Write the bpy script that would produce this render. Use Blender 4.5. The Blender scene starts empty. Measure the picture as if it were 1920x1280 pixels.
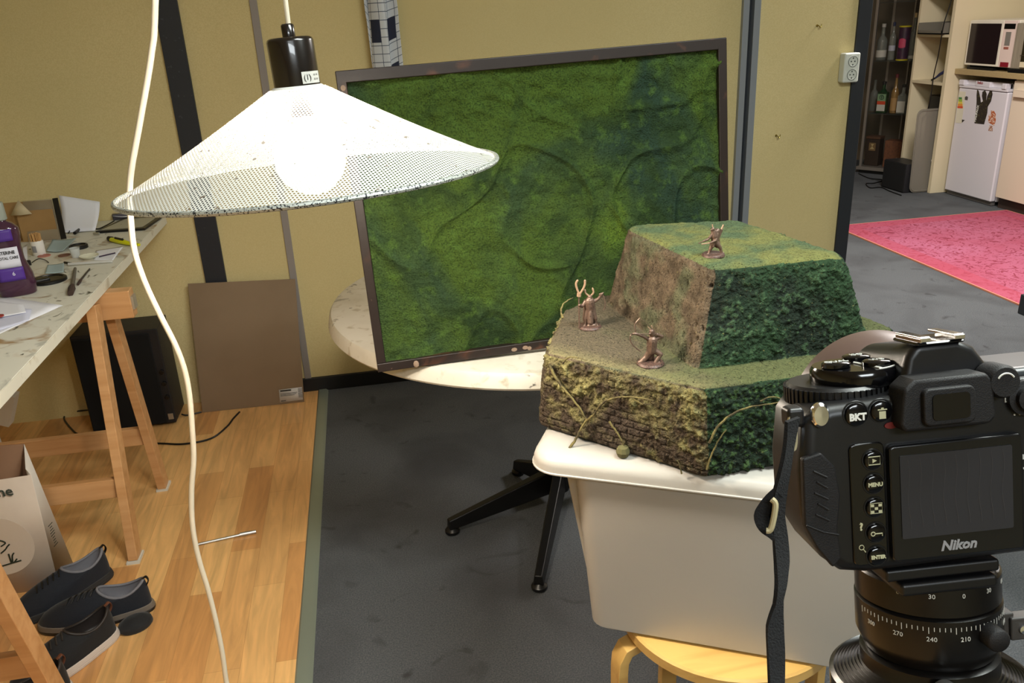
import bpy, bmesh, math, random
import numpy as np
from mathutils import Vector, Matrix, Euler, noise
random.seed(7)
C = bpy.context.scene.collection
PI = math.pi
# ---------------------------------------------------------------- camera
FPX = 1560.0; HC = 1.5
def _u(v): return v / np.linalg.norm(v)
_down = _u(np.array([188., 3960., FPX]))
_v1 = np.array([653 - 960., 40 - 640., FPX])
_fy = _u(_v1 - _down * np.dot(_v1, _down)); _up = -_down; _fx = _u(np.cross(_fy, _up))
RW = np.array([_fx, _fy, _up]); O = np.array([0, 0, HC])
def ray(px, py): return RW @ np.array([px - 960., py - 640., FPX])
def Zp(px, py, z=0): d = ray(px, py); return Vector(O + d * (z - HC) / d[2])
def Yp(px, py, y): d = ray(px, py); return Vector(O + d * y / d[1])
def Xp(px, py, x): d = ray(px, py); return Vector(O + d * x / d[0])
def Np(px, py, p0, n):
    d = ray(px, py); n = np.array(n, float); return Vector(O + d * (np.dot(np.array(p0) - O, n) / np.dot(d, n)))
cam = bpy.data.cameras.new('camera'); co = bpy.data.objects.new('camera', cam); C.objects.link(co)
cam.sensor_width = 36; cam.lens = FPX / 1920 * 36; cam.clip_start = .02
mr = Matrix(((RW[0][0], -RW[0][1], -RW[0][2]), (RW[1][0], -RW[1][1], -RW[1][2]), (RW[2][0], -RW[2][1], -RW[2][2])))
co.matrix_world = Matrix.Translation((0, 0, HC)) @ mr.to_4x4()
bpy.context.scene.camera = co
# ---------------------------------------------------------------- world, lights, exposure
w = bpy.data.worlds.new('world'); bpy.context.scene.world = w; w.use_nodes = True
w.node_tree.nodes['Background'].inputs[0].default_value = (.8, .85, .8, 1)
w.node_tree.nodes['Background'].inputs[1].default_value = .22
def area(loc, sx, sy, power, col, rot=(0, 0, 0)):
    l = bpy.data.lights.new('ceiling_light', 'AREA'); l.shape = 'RECTANGLE'; l.size = sx; l.size_y = sy; l.energy = power; l.color = col
    o = bpy.data.objects.new('ceiling_light', l); C.objects.link(o); o.location = loc; o.rotation_euler = rot
area((1.1, .5, 2.58), 1.2, .6, 78, (.93, 1, .95))
area((.2, -1.4, 2.58), 1.2, .6, 50, (.9, .97, 1))
area((3.0, 3.7, 2.58), .6, 1.2, 135, (1, .95, .9))
BULB = 300.0
vs = bpy.context.scene.view_settings
vs.view_transform = 'Standard'; vs.look = 'None'; vs.exposure = 0.0; vs.gamma = 1; vs.use_curve_mapping = False
# ---------------------------------------------------------------- materials
def hx(h):
    if not isinstance(h, str): return tuple(h) + (1,) if len(h) == 3 else h
    r = [int(h[i:i + 2], 16) / 255 for i in (0, 2, 4)]
    return tuple((c / 12.92 if c <= .04045 else ((c + .055) / 1.055) ** 2.4) for c in r) + (1,)
MATS = {}
def M(name, col, rough=.6, metal=0, layers=(), bump=(), trans=0, alpha=1, emit=None, coat=0, spec=.5, sss=0, ior=1.45, attr=None, sheen=0):
    """layers: (scale, colour, lo, hi, detail, distortion); bump: (scale, strength, distance)"""
    if name in MATS: return MATS[name]
    m = bpy.data.materials.new(name); m.use_nodes = True; nt = m.node_tree; N = nt.nodes; L = nt.links
    b = N['Principled BSDF']; I = b.inputs
    I['Base Color'].default_value = hx(col); I['Roughness'].default_value = rough; I['Metallic'].default_value = metal
    I['Transmission Weight'].default_value = trans; I['Alpha'].default_value = alpha; I['Coat Weight'].default_value = coat
    I['Specular IOR Level'].default_value = spec; I['IOR'].default_value = ior
    if sheen: I['Sheen Weight'].default_value = sheen
    if sss: I['Subsurface Weight'].default_value = sss; I['Subsurface Radius'].default_value = (.02, .02, .02)
    if emit: I['Emission Color'].default_value = hx(emit[0]); I['Emission Strength'].default_value = emit[1]
    tc = N.new('ShaderNodeTexCoord'); out = tc.outputs['Object']; cur = None
    if attr:
        a = N.new('ShaderNodeAttribute'); a.attribute_name = attr; cur = a.outputs['Color']
    for s, c, lo, hi, det, dis in layers:
        n = N.new('ShaderNodeTexNoise'); L.new(out, n.inputs['Vector']); n.inputs['Detail'].default_value = det; n.inputs['Distortion'].default_value = dis
        if isinstance(s, tuple):
            mp = N.new('ShaderNodeMapping'); L.new(out, mp.inputs[0]); mp.inputs['Scale'].default_value = s; L.new(mp.outputs[0], n.inputs['Vector']); n.inputs['Scale'].default_value = 1
        else: n.inputs['Scale'].default_value = s
        mr_ = N.new('ShaderNodeMapRange'); L.new(n.outputs['Fac'], mr_.inputs[0]); mr_.inputs[1].default_value = lo; mr_.inputs[2].default_value = hi
        mx = N.new('ShaderNodeMix'); mx.data_type = 'RGBA'; L.new(mr_.outputs[0], mx.inputs[0])
        if cur: L.new(cur, mx.inputs[6])
        else: mx.inputs[6].default_value = hx(col)
        mx.inputs[7].default_value = hx(c); cur = mx.outputs[2]
    if cur: L.new(cur, I['Base Color'])
    prev = None
    for s, st, d in bump:
        n = N.new('ShaderNodeTexNoise'); n.inputs['Detail'].default_value = 4; L.new(out, n.inputs['Vector'])
        if isinstance(s, tuple):
            mp = N.new('ShaderNodeMapping'); L.new(out, mp.inputs[0]); mp.inputs['Scale'].default_value = s; L.new(mp.outputs[0], n.inputs['Vector']); n.inputs['Scale'].default_value = 1
        else: n.inputs['Scale'].default_value = s
        bp = N.new('ShaderNodeBump'); bp.inputs['Strength'].default_value = st; bp.inputs['Distance'].default_value = d
        L.new(n.outputs['Fac'], bp.inputs['Height'])
        if prev: L.new(prev, bp.inputs['Normal'])
        prev = bp.outputs['Normal']
    if prev: L.new(prev, I['Normal'])
    MATS[name] = m; return m
# ---------------------------------------------------------------- mesh builder
class MB:
    def __init__(s): s.v = []; s.f = []
    def add(s, v, f, mat=None):
        o = len(s.v)
        s.v += [(mat @ Vector(p)) if mat else Vector(p) for p in v]; s.f += [tuple(i + o for i in q) for q in f]; return s
    def box(s, c, d, rot=None):
        c = Vector(c); m = Matrix.Translation(c) @ ((rot if isinstance(rot, Matrix) else Euler(rot).to_matrix()).to_4x4() if rot is not None else Matrix())
        x, y, z = d[0] / 2, d[1] / 2, d[2] / 2
        return s.add([(-x, -y, -z), (x, -y, -z), (x, y, -z), (-x, y, -z), (-x, -y, z), (x, -y, z), (x, y, z), (-x, y, z)],
                     [(3, 2, 1, 0), (4, 5, 6, 7), (0, 1, 5, 4), (1, 2, 6, 5), (2, 3, 7, 6), (3, 0, 4, 7)], m)
    def bb(s, a, b):
        return s.box([(a[i] + b[i]) / 2 for i in range(3)], [abs(b[i] - a[i]) for i in range(3)])
    def beam(s, p, q, w, h, up=(0, 0, 1)):
        p = Vector(p); q = Vector(q); z = (q - p); L_ = z.length; z.normalize(); x = Vector(up).cross(z)
        if x.length < 1e-4: x = Vector((1, 0, 0)).cross(z)
        x.normalize(); y = z.cross(x)
        r = Matrix((x, y, z)).transposed()
        return s.box((p + q) / 2, (w, h, L_), r)
    def prism(s, poly, z0, z1, mat=None, top=None):
        n = len(poly); top = top or poly
        v = [(a, b, z0) for a, b in poly] + [(a, b, z1) for a, b in top]
        f = [tuple(range(n - 1, -1, -1)), tuple(range(n, 2 * n))] + [(i, (i + 1) % n, n + (i + 1) % n, n + i) for i in range(n)]
        return s.add(v, f, mat)
    def lathe(s, prof, n=32, mat=None, cap=True):
        v = []; f = []
        for r, z in prof: v += [(r * math.cos(2 * PI * k / n), r * math.sin(2 * PI * k / n), z) for k in range(n)]
        for j in range(len(prof) - 1):
            for k in range(n): f.append((j * n + k, j * n + (k + 1) % n, (j + 1) * n + (k + 1) % n, (j + 1) * n + k))
        if cap:
            if prof[0][0] > 1e-6: f.append(tuple(range(n - 1, -1, -1)))
            if prof[-1][0] > 1e-6: f.append(tuple(range((len(prof) - 1) * n, len(prof) * n)))
        return s.add(v, f, mat)
    def tube(s, pts, r, n=8, closed=False, flat=1.0, up=None):
        pts = [Vector(p) for p in pts]; m = len(pts); rr = r if isinstance(r, (list, tuple)) else [r] * m
        v = []; f = []; px = None
        for i, p in enumerate(pts):
            a = pts[(i - 1) % m] if (closed or i > 0) else p; b = pts[(i + 1) % m] if (closed or i < m - 1) else p
            t = (b - a).normalized()
            if px is None:
                px = (Vector(up) if up else (Vector((0, 0, 1)) if abs(t.z) < .9 else Vector((1, 0, 0))))
            x = (px - t * px.dot(t)).normalized(); y = t.cross(x); px = x
            v += [p + x * math.cos(2 * PI * k / n) * rr[i] * flat + y * math.sin(2 * PI * k / n) * rr[i] for k in range(n)]
        e = m if closed else m - 1
        for j in range(e):
            for k in range(n): f.append((j * n + k, j * n + (k + 1) % n, ((j + 1) % m) * n + (k + 1) % n, ((j + 1) % m) * n + k))
        if not closed: f += [tuple(range(n - 1, -1, -1)), tuple(range((m - 1) * n, m * n))]
        return s.add(v, f)
    def grid(s, fn, nu, nv):
        v = [fn(i / nu, j / nv) for j in range(nv + 1) for i in range(nu + 1)]
        f = [(j * (nu + 1) + i, j * (nu + 1) + i + 1, (j + 1) * (nu + 1) + i + 1, (j + 1) * (nu + 1) + i) for j in range(nv) for i in range(nu)]
        return s.add(v, f)
    def build(s, name, mat, parent=None, bevel=0, smooth=35, local=False, segs=2, sub=0, solid=0, origin=None):
        me = bpy.data.meshes.new(name)
        vs_ = s.v
        if parent is not None and not local:
            inv = WM[parent.name_full].inverted(); vs_ = [inv @ p for p in vs_]
        elif origin is not None: vs_ = [p - Vector(origin) for p in vs_]
        me.from_pydata([tuple(p) for p in vs_], [], s.f)
        bm = bmesh.new(); bm.from_mesh(me); bmesh.ops.recalc_face_normals(bm, faces=bm.faces); bm.to_mesh(me); bm.free()
        o = bpy.data.objects.new(name, me); C.objects.link(o)
        if mat: me.materials.append(mat)
        if parent is not None: o.parent = parent; WM[o.name_full] = WM[parent.name_full]
        else:
            o.location = origin or (0, 0, 0); WM[o.name_full] = Matrix.Translation(o.location)
        if smooth:
            me.polygons.foreach_set('use_smooth', [True] * len(me.polygons))
            if smooth < 180: me.set_sharp_from_angle(angle=math.radians(smooth))
        if solid:
            mo = o.modifiers.new('s', 'SOLIDIFY'); mo.thickness = solid; mo.offset = 0
        if bevel:
            mo = o.modifiers.new('b', 'BEVEL'); mo.width = bevel; mo.segments = segs; mo.limit_method = 'ANGLE'; mo.angle_limit = math.radians(40); mo.harden_normals = True
        if sub:
            mo = o.modifiers.new('u', 'SUBSURF'); mo.levels = sub; mo.render_levels = sub
        return o
WM = {}
def thing(name, label, cat, loc=(0, 0, 0), rz=0, group=None, matrix=None):
    o = bpy.data.objects.new(name, None); C.objects.link(o); o.empty_display_size = .05
    m = matrix if matrix is not None else Matrix.Translation(Vector(loc)) @ Matrix.Rotation(rz, 4, 'Z')
    o.matrix_world = m; WM[o.name_full] = m
    return tag(o, label, cat, group)
def tag(o, label, cat, group=None):
    o['label'] = label; o['category'] = cat
    if group: o['group'] = group
    return o
def struct(mb, name, mat, **k):
    o = mb.build(name, mat, **k); o['kind'] = 'structure'; return o
def txt(name, s, size, mat, parent, mw, bold=0, ext=.0002, local=False, align='CENTER', kx=1.0, shear=0):
    cu = bpy.data.curves.new('t', 'FONT'); cu.body = s; cu.size = size; cu.align_x = align; cu.align_y = 'CENTER'; cu.offset = bold; cu.extrude = ext; cu.resolution_u = 2; cu.shear = shear
    t = bpy.data.objects.new('t', cu); C.objects.link(t)
    dg = bpy.context.evaluated_depsgraph_get(); me = bpy.data.meshes.new_from_object(t.evaluated_get(dg)); bpy.data.objects.remove(t)
    mb = MB(); m = mw @ Matrix.Scale(kx, 4, (1, 0, 0))
    mb.add([v.co for v in me.vertices], [tuple(p.vertices) for p in me.polygons], m)
    return mb.build(name, mat, parent, smooth=0, local=local)
def frame(o, x, y):  # matrix with x axis, y axis, at origin o
    x = Vector(x).normalized(); y = Vector(y); z = x.cross(y).normalized(); y = z.cross(x)
    return Matrix.Translation(Vector(o)) @ Matrix((x, y, z)).transposed().to_4x4()
def rrect(x0, y0, x1, y1, r, n=5):
    p = []
    for cx, cy, a in ((x1 - r, y1 - r, 0), (x0 + r, y1 - r, 90), (x0 + r, y0 + r, 180), (x1 - r, y0 + r, 270)):
        for k in range(n + 1):
            t = math.radians(a + 90 * k / n); p.append((cx + r * math.cos(t), cy + r * math.sin(t)))
    return p
def smoothline(pts, n=6):
    pts = [Vector(p) for p in pts]; out = []
    for i in range(len(pts) - 1):
        p0 = pts[max(i - 1, 0)]; p1 = pts[i]; p2 = pts[i + 1]; p3 = pts[min(i + 2, len(pts) - 1)]
        for k in range(n):
            t = k / n
            out.append(.5 * ((2 * p1) + (p2 - p0) * t + (2 * p0 - 5 * p1 + 4 * p2 - p3) * t * t + (-p0 + 3 * p1 - 3 * p2 + p3) * t ** 3))
    return out + [pts[-1]]
def fbm(p, s, o=3):
    v = 0; a = 1; q = Vector(p) * s
    for _ in range(o): v += a * noise.noise(q); q *= 2.1; a *= .5
    return v
def remesh(o, voxel, smooth=0):
    mo = o.modifiers.new('r', 'REMESH'); mo.mode = 'VOXEL'; mo.voxel_size = voxel; mo.use_smooth_shade = True
    if smooth: m2 = o.modifiers.new('sm', 'SMOOTH'); m2.iterations = smooth; m2.factor = .5
    dg = bpy.context.evaluated_depsgraph_get(); dg.update()
    me = bpy.data.meshes.new_from_object(o.evaluated_get(dg)); old = o.data; nm = old.name
    o.modifiers.clear(); o.data = me; bpy.data.meshes.remove(old); me.name = nm
    if not me.materials and o.active_material is None: pass
    return o
# colours used often
black = M('black_plastic', '0c0c0d', .38, bump=[(900, .15, .0004)])
white = M('white_paint', 'd8d6cc', .5)
# ================================================================ SETTING
carpet = M('carpet_dark', '414549', .95, layers=[(260, '646669', .35, .75, 6, 0), (3, '3b3c3f', .45, .8, 4, .5), (7, '37373a', .62, .74, 5, 1.5)], bump=[(500, .6, .003)])
struct(MB().bb((-.26, -3, -.1), (5.6, 8.8, 0)), 'floor', carpet, smooth=0)
lam = bpy.data.materials.new('laminate'); lam.use_nodes = True
def laminate(m):
    nt = m.node_tree; N = nt.nodes; L = nt.links; b = N['Principled BSDF']
    tc = N.new('ShaderNodeTexCoord'); mp = N.new('ShaderNodeMapping'); mp.inputs['Rotation'].default_value = (0, 0, PI / 2); L.new(tc.outputs['Object'], mp.inputs[0])
    br = N.new('ShaderNodeTexBrick'); L.new(mp.outputs[0], br.inputs['Vector'])
    br.inputs['Color1'].default_value = hx('e8b878'); br.inputs['Color2'].default_value = hx('cc9258'); br.inputs['Mortar'].default_value = hx('b8854e')
    br.inputs['Scale'].default_value = 1; br.inputs['Mortar Size'].default_value = .0005; br.inputs['Brick Width'].default_value = .52; br.inputs['Row Height'].default_value = .088; br.offset = .37; br.inputs['Bias'].default_value = -.1
    n = N.new('ShaderNodeTexNoise'); m2 = N.new('ShaderNodeMapping'); m2.inputs['Scale'].default_value = (28, 3, 1); L.new(tc.outputs['Object'], m2.inputs[0]); L.new(m2.outputs[0], n.inputs['Vector'])
    n.inputs['Scale'].default_value = 1; n.inputs['Detail'].default_value = 6; n.inputs['Distortion'].default_value = 1.6
    r = N.new('ShaderNodeMapRange'); L.new(n.outputs['Fac'], r.inputs[0]); r.inputs[1].default_value = .3; r.inputs[2].default_value = .7; r.inputs[3].default_value = .80; r.inputs[4].default_value = 1.14
    mx = N.new('ShaderNodeMix'); mx.data_type = 'RGBA'; mx.blend_type = 'MULTIPLY'; mx.inputs[0].default_value = 1; L.new(br.outputs['Color'], mx.inputs[6]); L.new(r.outputs[0], mx.inputs[7])
    L.new(mx.outputs[2], b.inputs['Base Color']); b.inputs['Roughness'].default_value = .32; b.inputs['Coat Weight'].default_value = .15
laminate(lam)
struct(MB().bb((-2.6, -3, -.1), (-.30, 3.44, .003)), 'floor', lam, smooth=0)
struct(MB().prism([(-.305, 0), (-.297, .007), (-.268, .007), (-.258, 0)], -3, 3.43, Matrix(((1, 0, 0, 0), (0, 0, 1, 0), (0, 1, 0, 0), (0, 0, 0, 1)))), 'trim_1', M('alu_strip', '8f988c', .4, .5))
wallm = M('wallpaper_olive', 'cdbc8a', .85, layers=[((260, 260, 260), 'd6c694', .4, .6, 3, 0), (1.3, 'c7b682', .3, .8, 3, 0)], bump=[((500, 500, 500), .25, .001)], spec=.25)
struct(MB().bb((-2.6, 3.44, 0), (1.588, 3.52, 2.6)).bb((1.665, 3.44, 0), (2.11, 3.52, 2.6)), 'wall_back', wallm, smooth=0)
grey = M('grey_alu_profile', '8c9299', .45, .3); dk = M('dark_profile', '22252c', .5, layers=[(60, '3a3d44', .68, .72, 3, 0)])
dk2 = M('dark_jamb', '24282e', .5)
struct(MB().bb((1.588, 3.42, 0), (1.615, 3.52, 2.6)).bb((1.636, 3.42, 0), (1.665, 3.52, 2.6)), 'trim_2', grey, bevel=.002)
struct(MB().bb((1.615, 3.45, 0), (1.636, 3.52, 2.6)), 'trim_3', dk2)
struct(MB().bb((2.11, 3.43, 0), (2.172, 3.53, 2.6)), 'trim_4', dk2, bevel=.003)
struct(MB().bb((-.685, 3.425, 0), (-.603, 3.45, 2.6)), 'trim_5', dk, bevel=.002)
struct(MB().bb((-.352, 3.432, 0), (-.324, 3.45, 2.6)), 'trim_6', M('grey_strip', '8d8580', .5), bevel=.002)
struct(MB().bb((-.60, 3.425, 0), (1.588, 3.45, .062)).bb((1.665, 3.425, 0), (2.11, 3.45, .062)), 'baseboard_back', M('skirting_black', '16171b', .5), bevel=.002)
cream = M('cream_wall', 'cbc0a2', .8, bump=[(300, .1, .001)]); plain = M('plain_wall', 'b3a883', .8, bump=[(300, .1, .001)])
struct(MB().bb((-2.7, -3, 0), (-2.6, 3.52, 2.6)), 'wall_left', wallm, smooth=0)
struct(MB().bb((-2.7, -3.1, 0), (5.6, -3, 2.6)), 'wall_front', plain, smooth=0)
struct(MB().bb((5.2, -3, 0), (5.3, 6.9, 2.6)), 'wall_right', cream, smooth=0)
struct(MB().bb((2.1, 7.6, 0), (5.6, 7.7, 2.6)), 'wall_far', M('brown_wall', '5d4f3d', .8, bump=[(200, .2, .001)]), smooth=0)
struct(MB().bb((2.0, 3.53, 0), (2.1, 7.7, 2.6)), 'wall_partition', plain, smooth=0)
struct(MB().bb((-2.7, -3.1, 2.6), (5.6, 7.7, 2.7)), 'ceiling', M('ceiling_tile', 'cfcdc2', .9), smooth=0)
# ================================================================ PENDANT LAMP
LC = Vector((-.071, 1.19, 1.303))
lx = (Xp(932, 300, .2) - LC); lx = Vector((1, .0, .042)).normalized(); ly = Vector((0, 1, -.045))
lm = frame(LC, lx, ly)
lamp = thing('pendant_lamp', 'white perforated metal cone lamp hanging lit in front of the wall', 'lamp', matrix=lm)
R1 = .256; R0 = .036; HT = .118
SL = math.hypot(R1 - R0, HT); Sx = SL * R1 / (R1 - R0)
pitch = .0046
def perf():
    m = bpy.data.materials.new('perforated_white_metal'); m.use_nodes = True; nt = m.node_tree; N = nt.nodes; L = nt.links; b = N['Principled BSDF']
    b.inputs['Base Color'].default_value = hx('c4c6c1'); b.inputs['Roughness'].default_value = .45
    uv = N.new('ShaderNodeUVMap'); uv.uv_map = 'UVMap'; sp = N.new('ShaderNodeSeparateXYZ'); L.new(uv.outputs[0], sp.inputs[0])
    def mt(op, a, b_=None, c=None):
        n = N.new('ShaderNodeMath'); n.operation = op
        for i, q in enumerate((a, b_, c)):
            if q is None: continue
            if isinstance(q, (int, float)): n.inputs[i].default_value = q
            else: L.new(q, n.inputs[i])
        return n.outputs[0]
    def dist(ox, oy):
        x = mt('SUBTRACT', mt('FRACT', mt('ADD', sp.outputs[0], ox)), .5)
        y = mt('MULTIPLY', mt('SUBTRACT', mt('FRACT', mt('ADD', mt('DIVIDE', sp.outputs[1], 1.732), oy)), .5), 1.732)
        return mt('SQRT', mt('ADD', mt('MULTIPLY', x, x), mt('MULTIPLY', y, y)))
    d = mt('MINIMUM', dist(0, 0), dist(.5, .5))
    h = mt('LESS_THAN', d, .28)
    n = N.new('ShaderNodeTexNoise'); n.inputs['Scale'].default_value = 75; n.inputs['Detail'].default_value = 5
    tc = N.new('ShaderNodeTexCoord'); L.new(tc.outputs['Object'], n.inputs['Vector'])
    cl = mt('LESS_THAN', n.outputs['Fac'], .68)
    cr = N.new('ShaderNodeMix'); cr.data_type = 'RGBA'; cr.inputs[6].default_value = hx('4a4036'); cr.inputs[7].default_value = hx('c4c6c1'); L.new(cl, cr.inputs[0]); L.new(cr.outputs[2], b.inputs['Base Color'])
    tr = N.new('ShaderNodeBsdfTransparent'); mx = N.new('ShaderNodeMixShader'); L.new(mt('MULTIPLY', h, cl), mx.inputs[0]); L.new(b.outputs[0], mx.inputs[1]); L.new(tr.outputs[0], mx.inputs[2])
    tl = N.new('ShaderNodeBsdfTranslucent'); tl.inputs[0].default_value = hx('d9dbd6'); m3 = N.new('ShaderNodeMixShader'); m3.inputs[0].default_value = .035; L.new(b.outputs[0], m3.inputs[1]); L.new(tl.outputs[0], m3.inputs[2]); L.new(m3.outputs[0], mx.inputs[1])
    L.new(mx.outputs[0], N['Material Output'].inputs['Surface'])
    return m
perfm = perf()
sh = MB(); NA = 128; prof = []
for k in range(13):
    t = k / 12; prof.append((R1 + (R0 - R1) * t, HT * t - .003 * math.sin(PI * t)))
sh.lathe(prof, NA, cap=False)
shade = sh.build('lamp_shade', perfm, lamp, local=True, smooth=60)
me = shade.data; uvl = me.uv_layers.new(name='UVMap')
for p in me.polygons:
    for li in p.loop_indices:
        v = me.vertices[me.loops[li].vertex_index].co
        a = math.atan2(v.y, v.x)
        if a < -PI + .001 or (a < 0 and p.center.y > 0 and abs(v.y) < 1e-5): a = abs(a)
        if p.center.y < 0 and a > 3.0: a = a - 2 * PI
        if abs(v.y) < 1e-5 and v.x < 0: a = PI if p.center.y > 0 else -PI
        r = math.hypot(v.x, v.y); s_ = r * Sx / R1; ph = a * R1 / Sx
        uvl.data[li].uv = (s_ * math.cos(ph) / pitch, s_ * math.sin(ph) / pitch)
ring = [Vector((R1 * math.cos(a), R1 * math.sin(a), 0)) for a in [2 * PI * k / 128 for k in range(128)]]
rimm = M('dotted_rim_metal', 'b9beb8', .4, .4, layers=[(420, '33363a', .55, .6, 1, 0)])
MB().tube(ring, .0036, 8, closed=True).build('rim', rimm, shade, local=True)
dots = MB()
for k in range(300):
    a = 2 * PI * k / 300; dots.box((1.001 * (R1 + .003) * math.cos(a), 1.001 * (R1 + .003) * math.sin(a), .001), (.0016, .0022, .0022), (0, 0, a))
top = MB(); top.lathe([(R0 + .001, HT - .002), (R0 - .004, HT + .002), (.02, HT + .003)], 40)
top.build('top_ring', M('white_enamel', 'dcdcd8', .4), shade, local=True)
skb = M('black_bakelite', '15110f', .22, coat=.5)
ax = Matrix.Translation((0, 0, HT)) @ Matrix.Rotation(.0, 4, 'Y')
MB().lathe([(.0305, -.004), (.0305, .058), (.029, .0615), (.026, .063), (.007, .063)], 40, ax).build('socket', skb, lamp, local=True, smooth=50)
MB().lathe([(.0085, .062), (.0085, .078), (.0065, .080)], 20, ax).build('cord_grip', skb, lamp, local=True, smooth=50)
stk = MB()
def sfn(u, v):
    a = math.radians(-72 + 62 * u * .95); return Vector((.0309 * math.cos(a), .0309 * math.sin(a), HT + .004 + .015 * v))
stk.grid(sfn, 10, 2); so = stk.build('sticker', M('silver_sticker', 'c9c9c4', .4, .2), lamp, local=True)
so['label'] = 'silver rating sticker'
for q, (a, s_, st) in enumerate(((-58, .010, '(1)'), (-32, .0055, '= =\n= ='))):
    a = math.radians(a); rr = .0312
    txt('sticker_print', st, s_, M('print_black', '202020', .6), so, Matrix.Translation((rr * math.cos(a), rr * math.sin(a), HT + .0115)) @ Matrix.Rotation(a + PI / 2, 4, 'Z') @ Matrix.Rotation(PI / 2, 4, 'X'), local=True)
bulbm = M('glowing_bulb', 'ffffff', .5, emit=((1, .86, .70), BULB))
bl = MB(); pr = []
for k in range(17):
    t = PI * k / 16; pr.append((max(.048 * math.sin(t), 0 if k in (0,) else .014), -.048 * math.cos(t)))
pr[0] = (0, -.048)
bl.lathe(pr + [(.014, .075)], 32, Matrix.Translation((.0, 0, .024)))
bl.build('bulb', bulbm, lamp, local=True, smooth=180)
MB().lathe([(.0145, .08), (.0165, .085), (.0165, .12)], 24).build('bulb_holder', skb, lamp, local=True)
cordm = M('white_cable', 'd9d0bc', .45)
c0 = lm @ Vector((0, 0, HT + .078)); cp = [c0, Yp(543, 60, 1.2), Yp(535, 0, 1.2), Vector((-.07, 1.2, 1.9)), Vector((-.06, 1.2, 2.6))]
MB().tube(smoothline(cp, 4), .0033, 10).build('cord', cordm, lamp)
# hanging white cable (passes behind the left of the shade)
cy = 1.47
cpts = [Vector((-.20, cy, 2.6)), Vector((-.215, cy, 1.9))] + [Yp(x, y, cy) for x, y in ((291, 0), (284, 100), (262, 230), (246, 320), (243, 370), (245, 410), (252, 470), (272, 530), (300, 590), (328, 645), (345, 690), (355, 740), (360, 800), (363, 860), (359, 920), (361, 985), (372, 1045), (390, 1105), (405, 1165), (417, 1225), (427, 1290))]
z_end = cpts[-1]; cpts += [Vector((z_end.x + .01, cy - .01, z_end.z * .5)), Vector((z_end.x + .02, cy - .06, .012)), Vector((z_end.x + .1, cy - .25, .009))]
cb = MB().tube(smoothline(cpts, 5), .0052, 10).build('hanging_cable', cordm, origin=tuple(cpts[-1]), smooth=180)
tag(cb, 'long white cable hanging in front of the work table, passing behind the lampshade', 'cable')
# ================================================================ FRAMED MOSS PANEL
pm = Matrix.Translation((-.019, 1.808, .737)) @ Matrix.Rotation(.018, 4, 'Z') @ Matrix.Rotation(-.082, 4, 'X') @ Matrix.Rotation(-.028, 4, 'Y')
PW, PH = .876, .670
panel = thing('moss_board', 'large green moss covered board in a black wooden frame on the round table', 'framed board', matrix=pm)
frm = M('black_stained_wood', '211815', .42, layers=[(14, '4e3022', .60, .76, 5, 1), (50, '6b5346', .72, .76, 4, 0)], bump=[(60, .2, .001)])
fw = .021; ft = .03
for a, b in (((0, 0, 0), (PW, ft, fw)), ((0, 0, PH - fw - .004), (PW, ft, PH)), ((0, .0, fw), (fw, ft, PH - fw)), ((PW - fw, 0, fw), (PW, ft, PH - fw))):
    MB().bb(a, b).build('frame_rail', frm, panel, local=True, bevel=.002)
chipm = M('chipped_wood', '86705e', .7)
for k, (x, z) in enumerate([(.012, PH - .035), (.012, PH - .065), (.09, .008)] + [(.325, .009), (.352, .010), (.362, .007)]):
    MB().lathe([(random.uniform(.0045, .0085), 0), (.005, .0011)], 9, Matrix.Translation((x, -.0004, z)) @ Matrix.Rotation(PI / 2, 4, 'X') @ Matrix.Scale(random.uniform(1, 1.9), 4, (1, 0, 0) if k > 2 else (0, 1, 0))).build('paint_chip', chipm, panel, local=True)
def mfn(u, v):
    x = .014 + u * (PW - .028); z = .014 + v * (PH - .03)
    p = Vector((x, 0, z))
    q = p + Vector((noise.noise(p * 5), 0, noise.noise(p * 5 + Vector((9, 2, 1))))) * .05
    d = .011 * noise.noise(q * 6) + .005 * noise.noise(q * 17) + .0025 * noise.noise(q * 38) + .0016 * noise.noise(p * 60) + .0010 * noise.noise(p * 140)
    rd = 1 - abs(noise.noise(Vector((q.x * 3.2, 3.1, q.z * 4.5)))) * 9; rd = max(rd, 0)
    r2_ = max(1 - abs(noise.noise(Vector((q.x * 4.5 + 20, 1.7, q.z * 3.4)))) * 14, 0); d += .009 * r2_ ** 1.5
    if z > PH * .78: d += .008 * max(0, noise.noise(Vector((p.x * 26, 2, p.z * 40))))
    d += .014 * rd ** 2 * max(0, noise.noise(q * 4 + Vector((5, 5, 5))) + .35)
    return Vector((x, min(.021, .012 - d), z))
moss = M('moss_green', '3d4f20', .95, layers=[((2.3, 3, 1.9), '27382c', .44, .60, 4, 1.2), ((2.6, 3, 3.2), '4f6423', .52, .72, 3, 1.2), (7, '26351e', .50, .68, 5, .8), (40, '465e28', .52, .82, 4, 0), (260, '1c2a14', .45, .8, 3, 0)], bump=[(300, 1, .004), (70, .6, .006)], spec=.1)
MB().grid(mfn, 330, 250).build('moss_mat', moss, panel, local=True, smooth=180)
MB().bb((.01, .022, .01), (PW - .01, .028, PH - .01)).build('backing_board', M('mdf', '7b6248', .8), panel, local=True)
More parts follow.
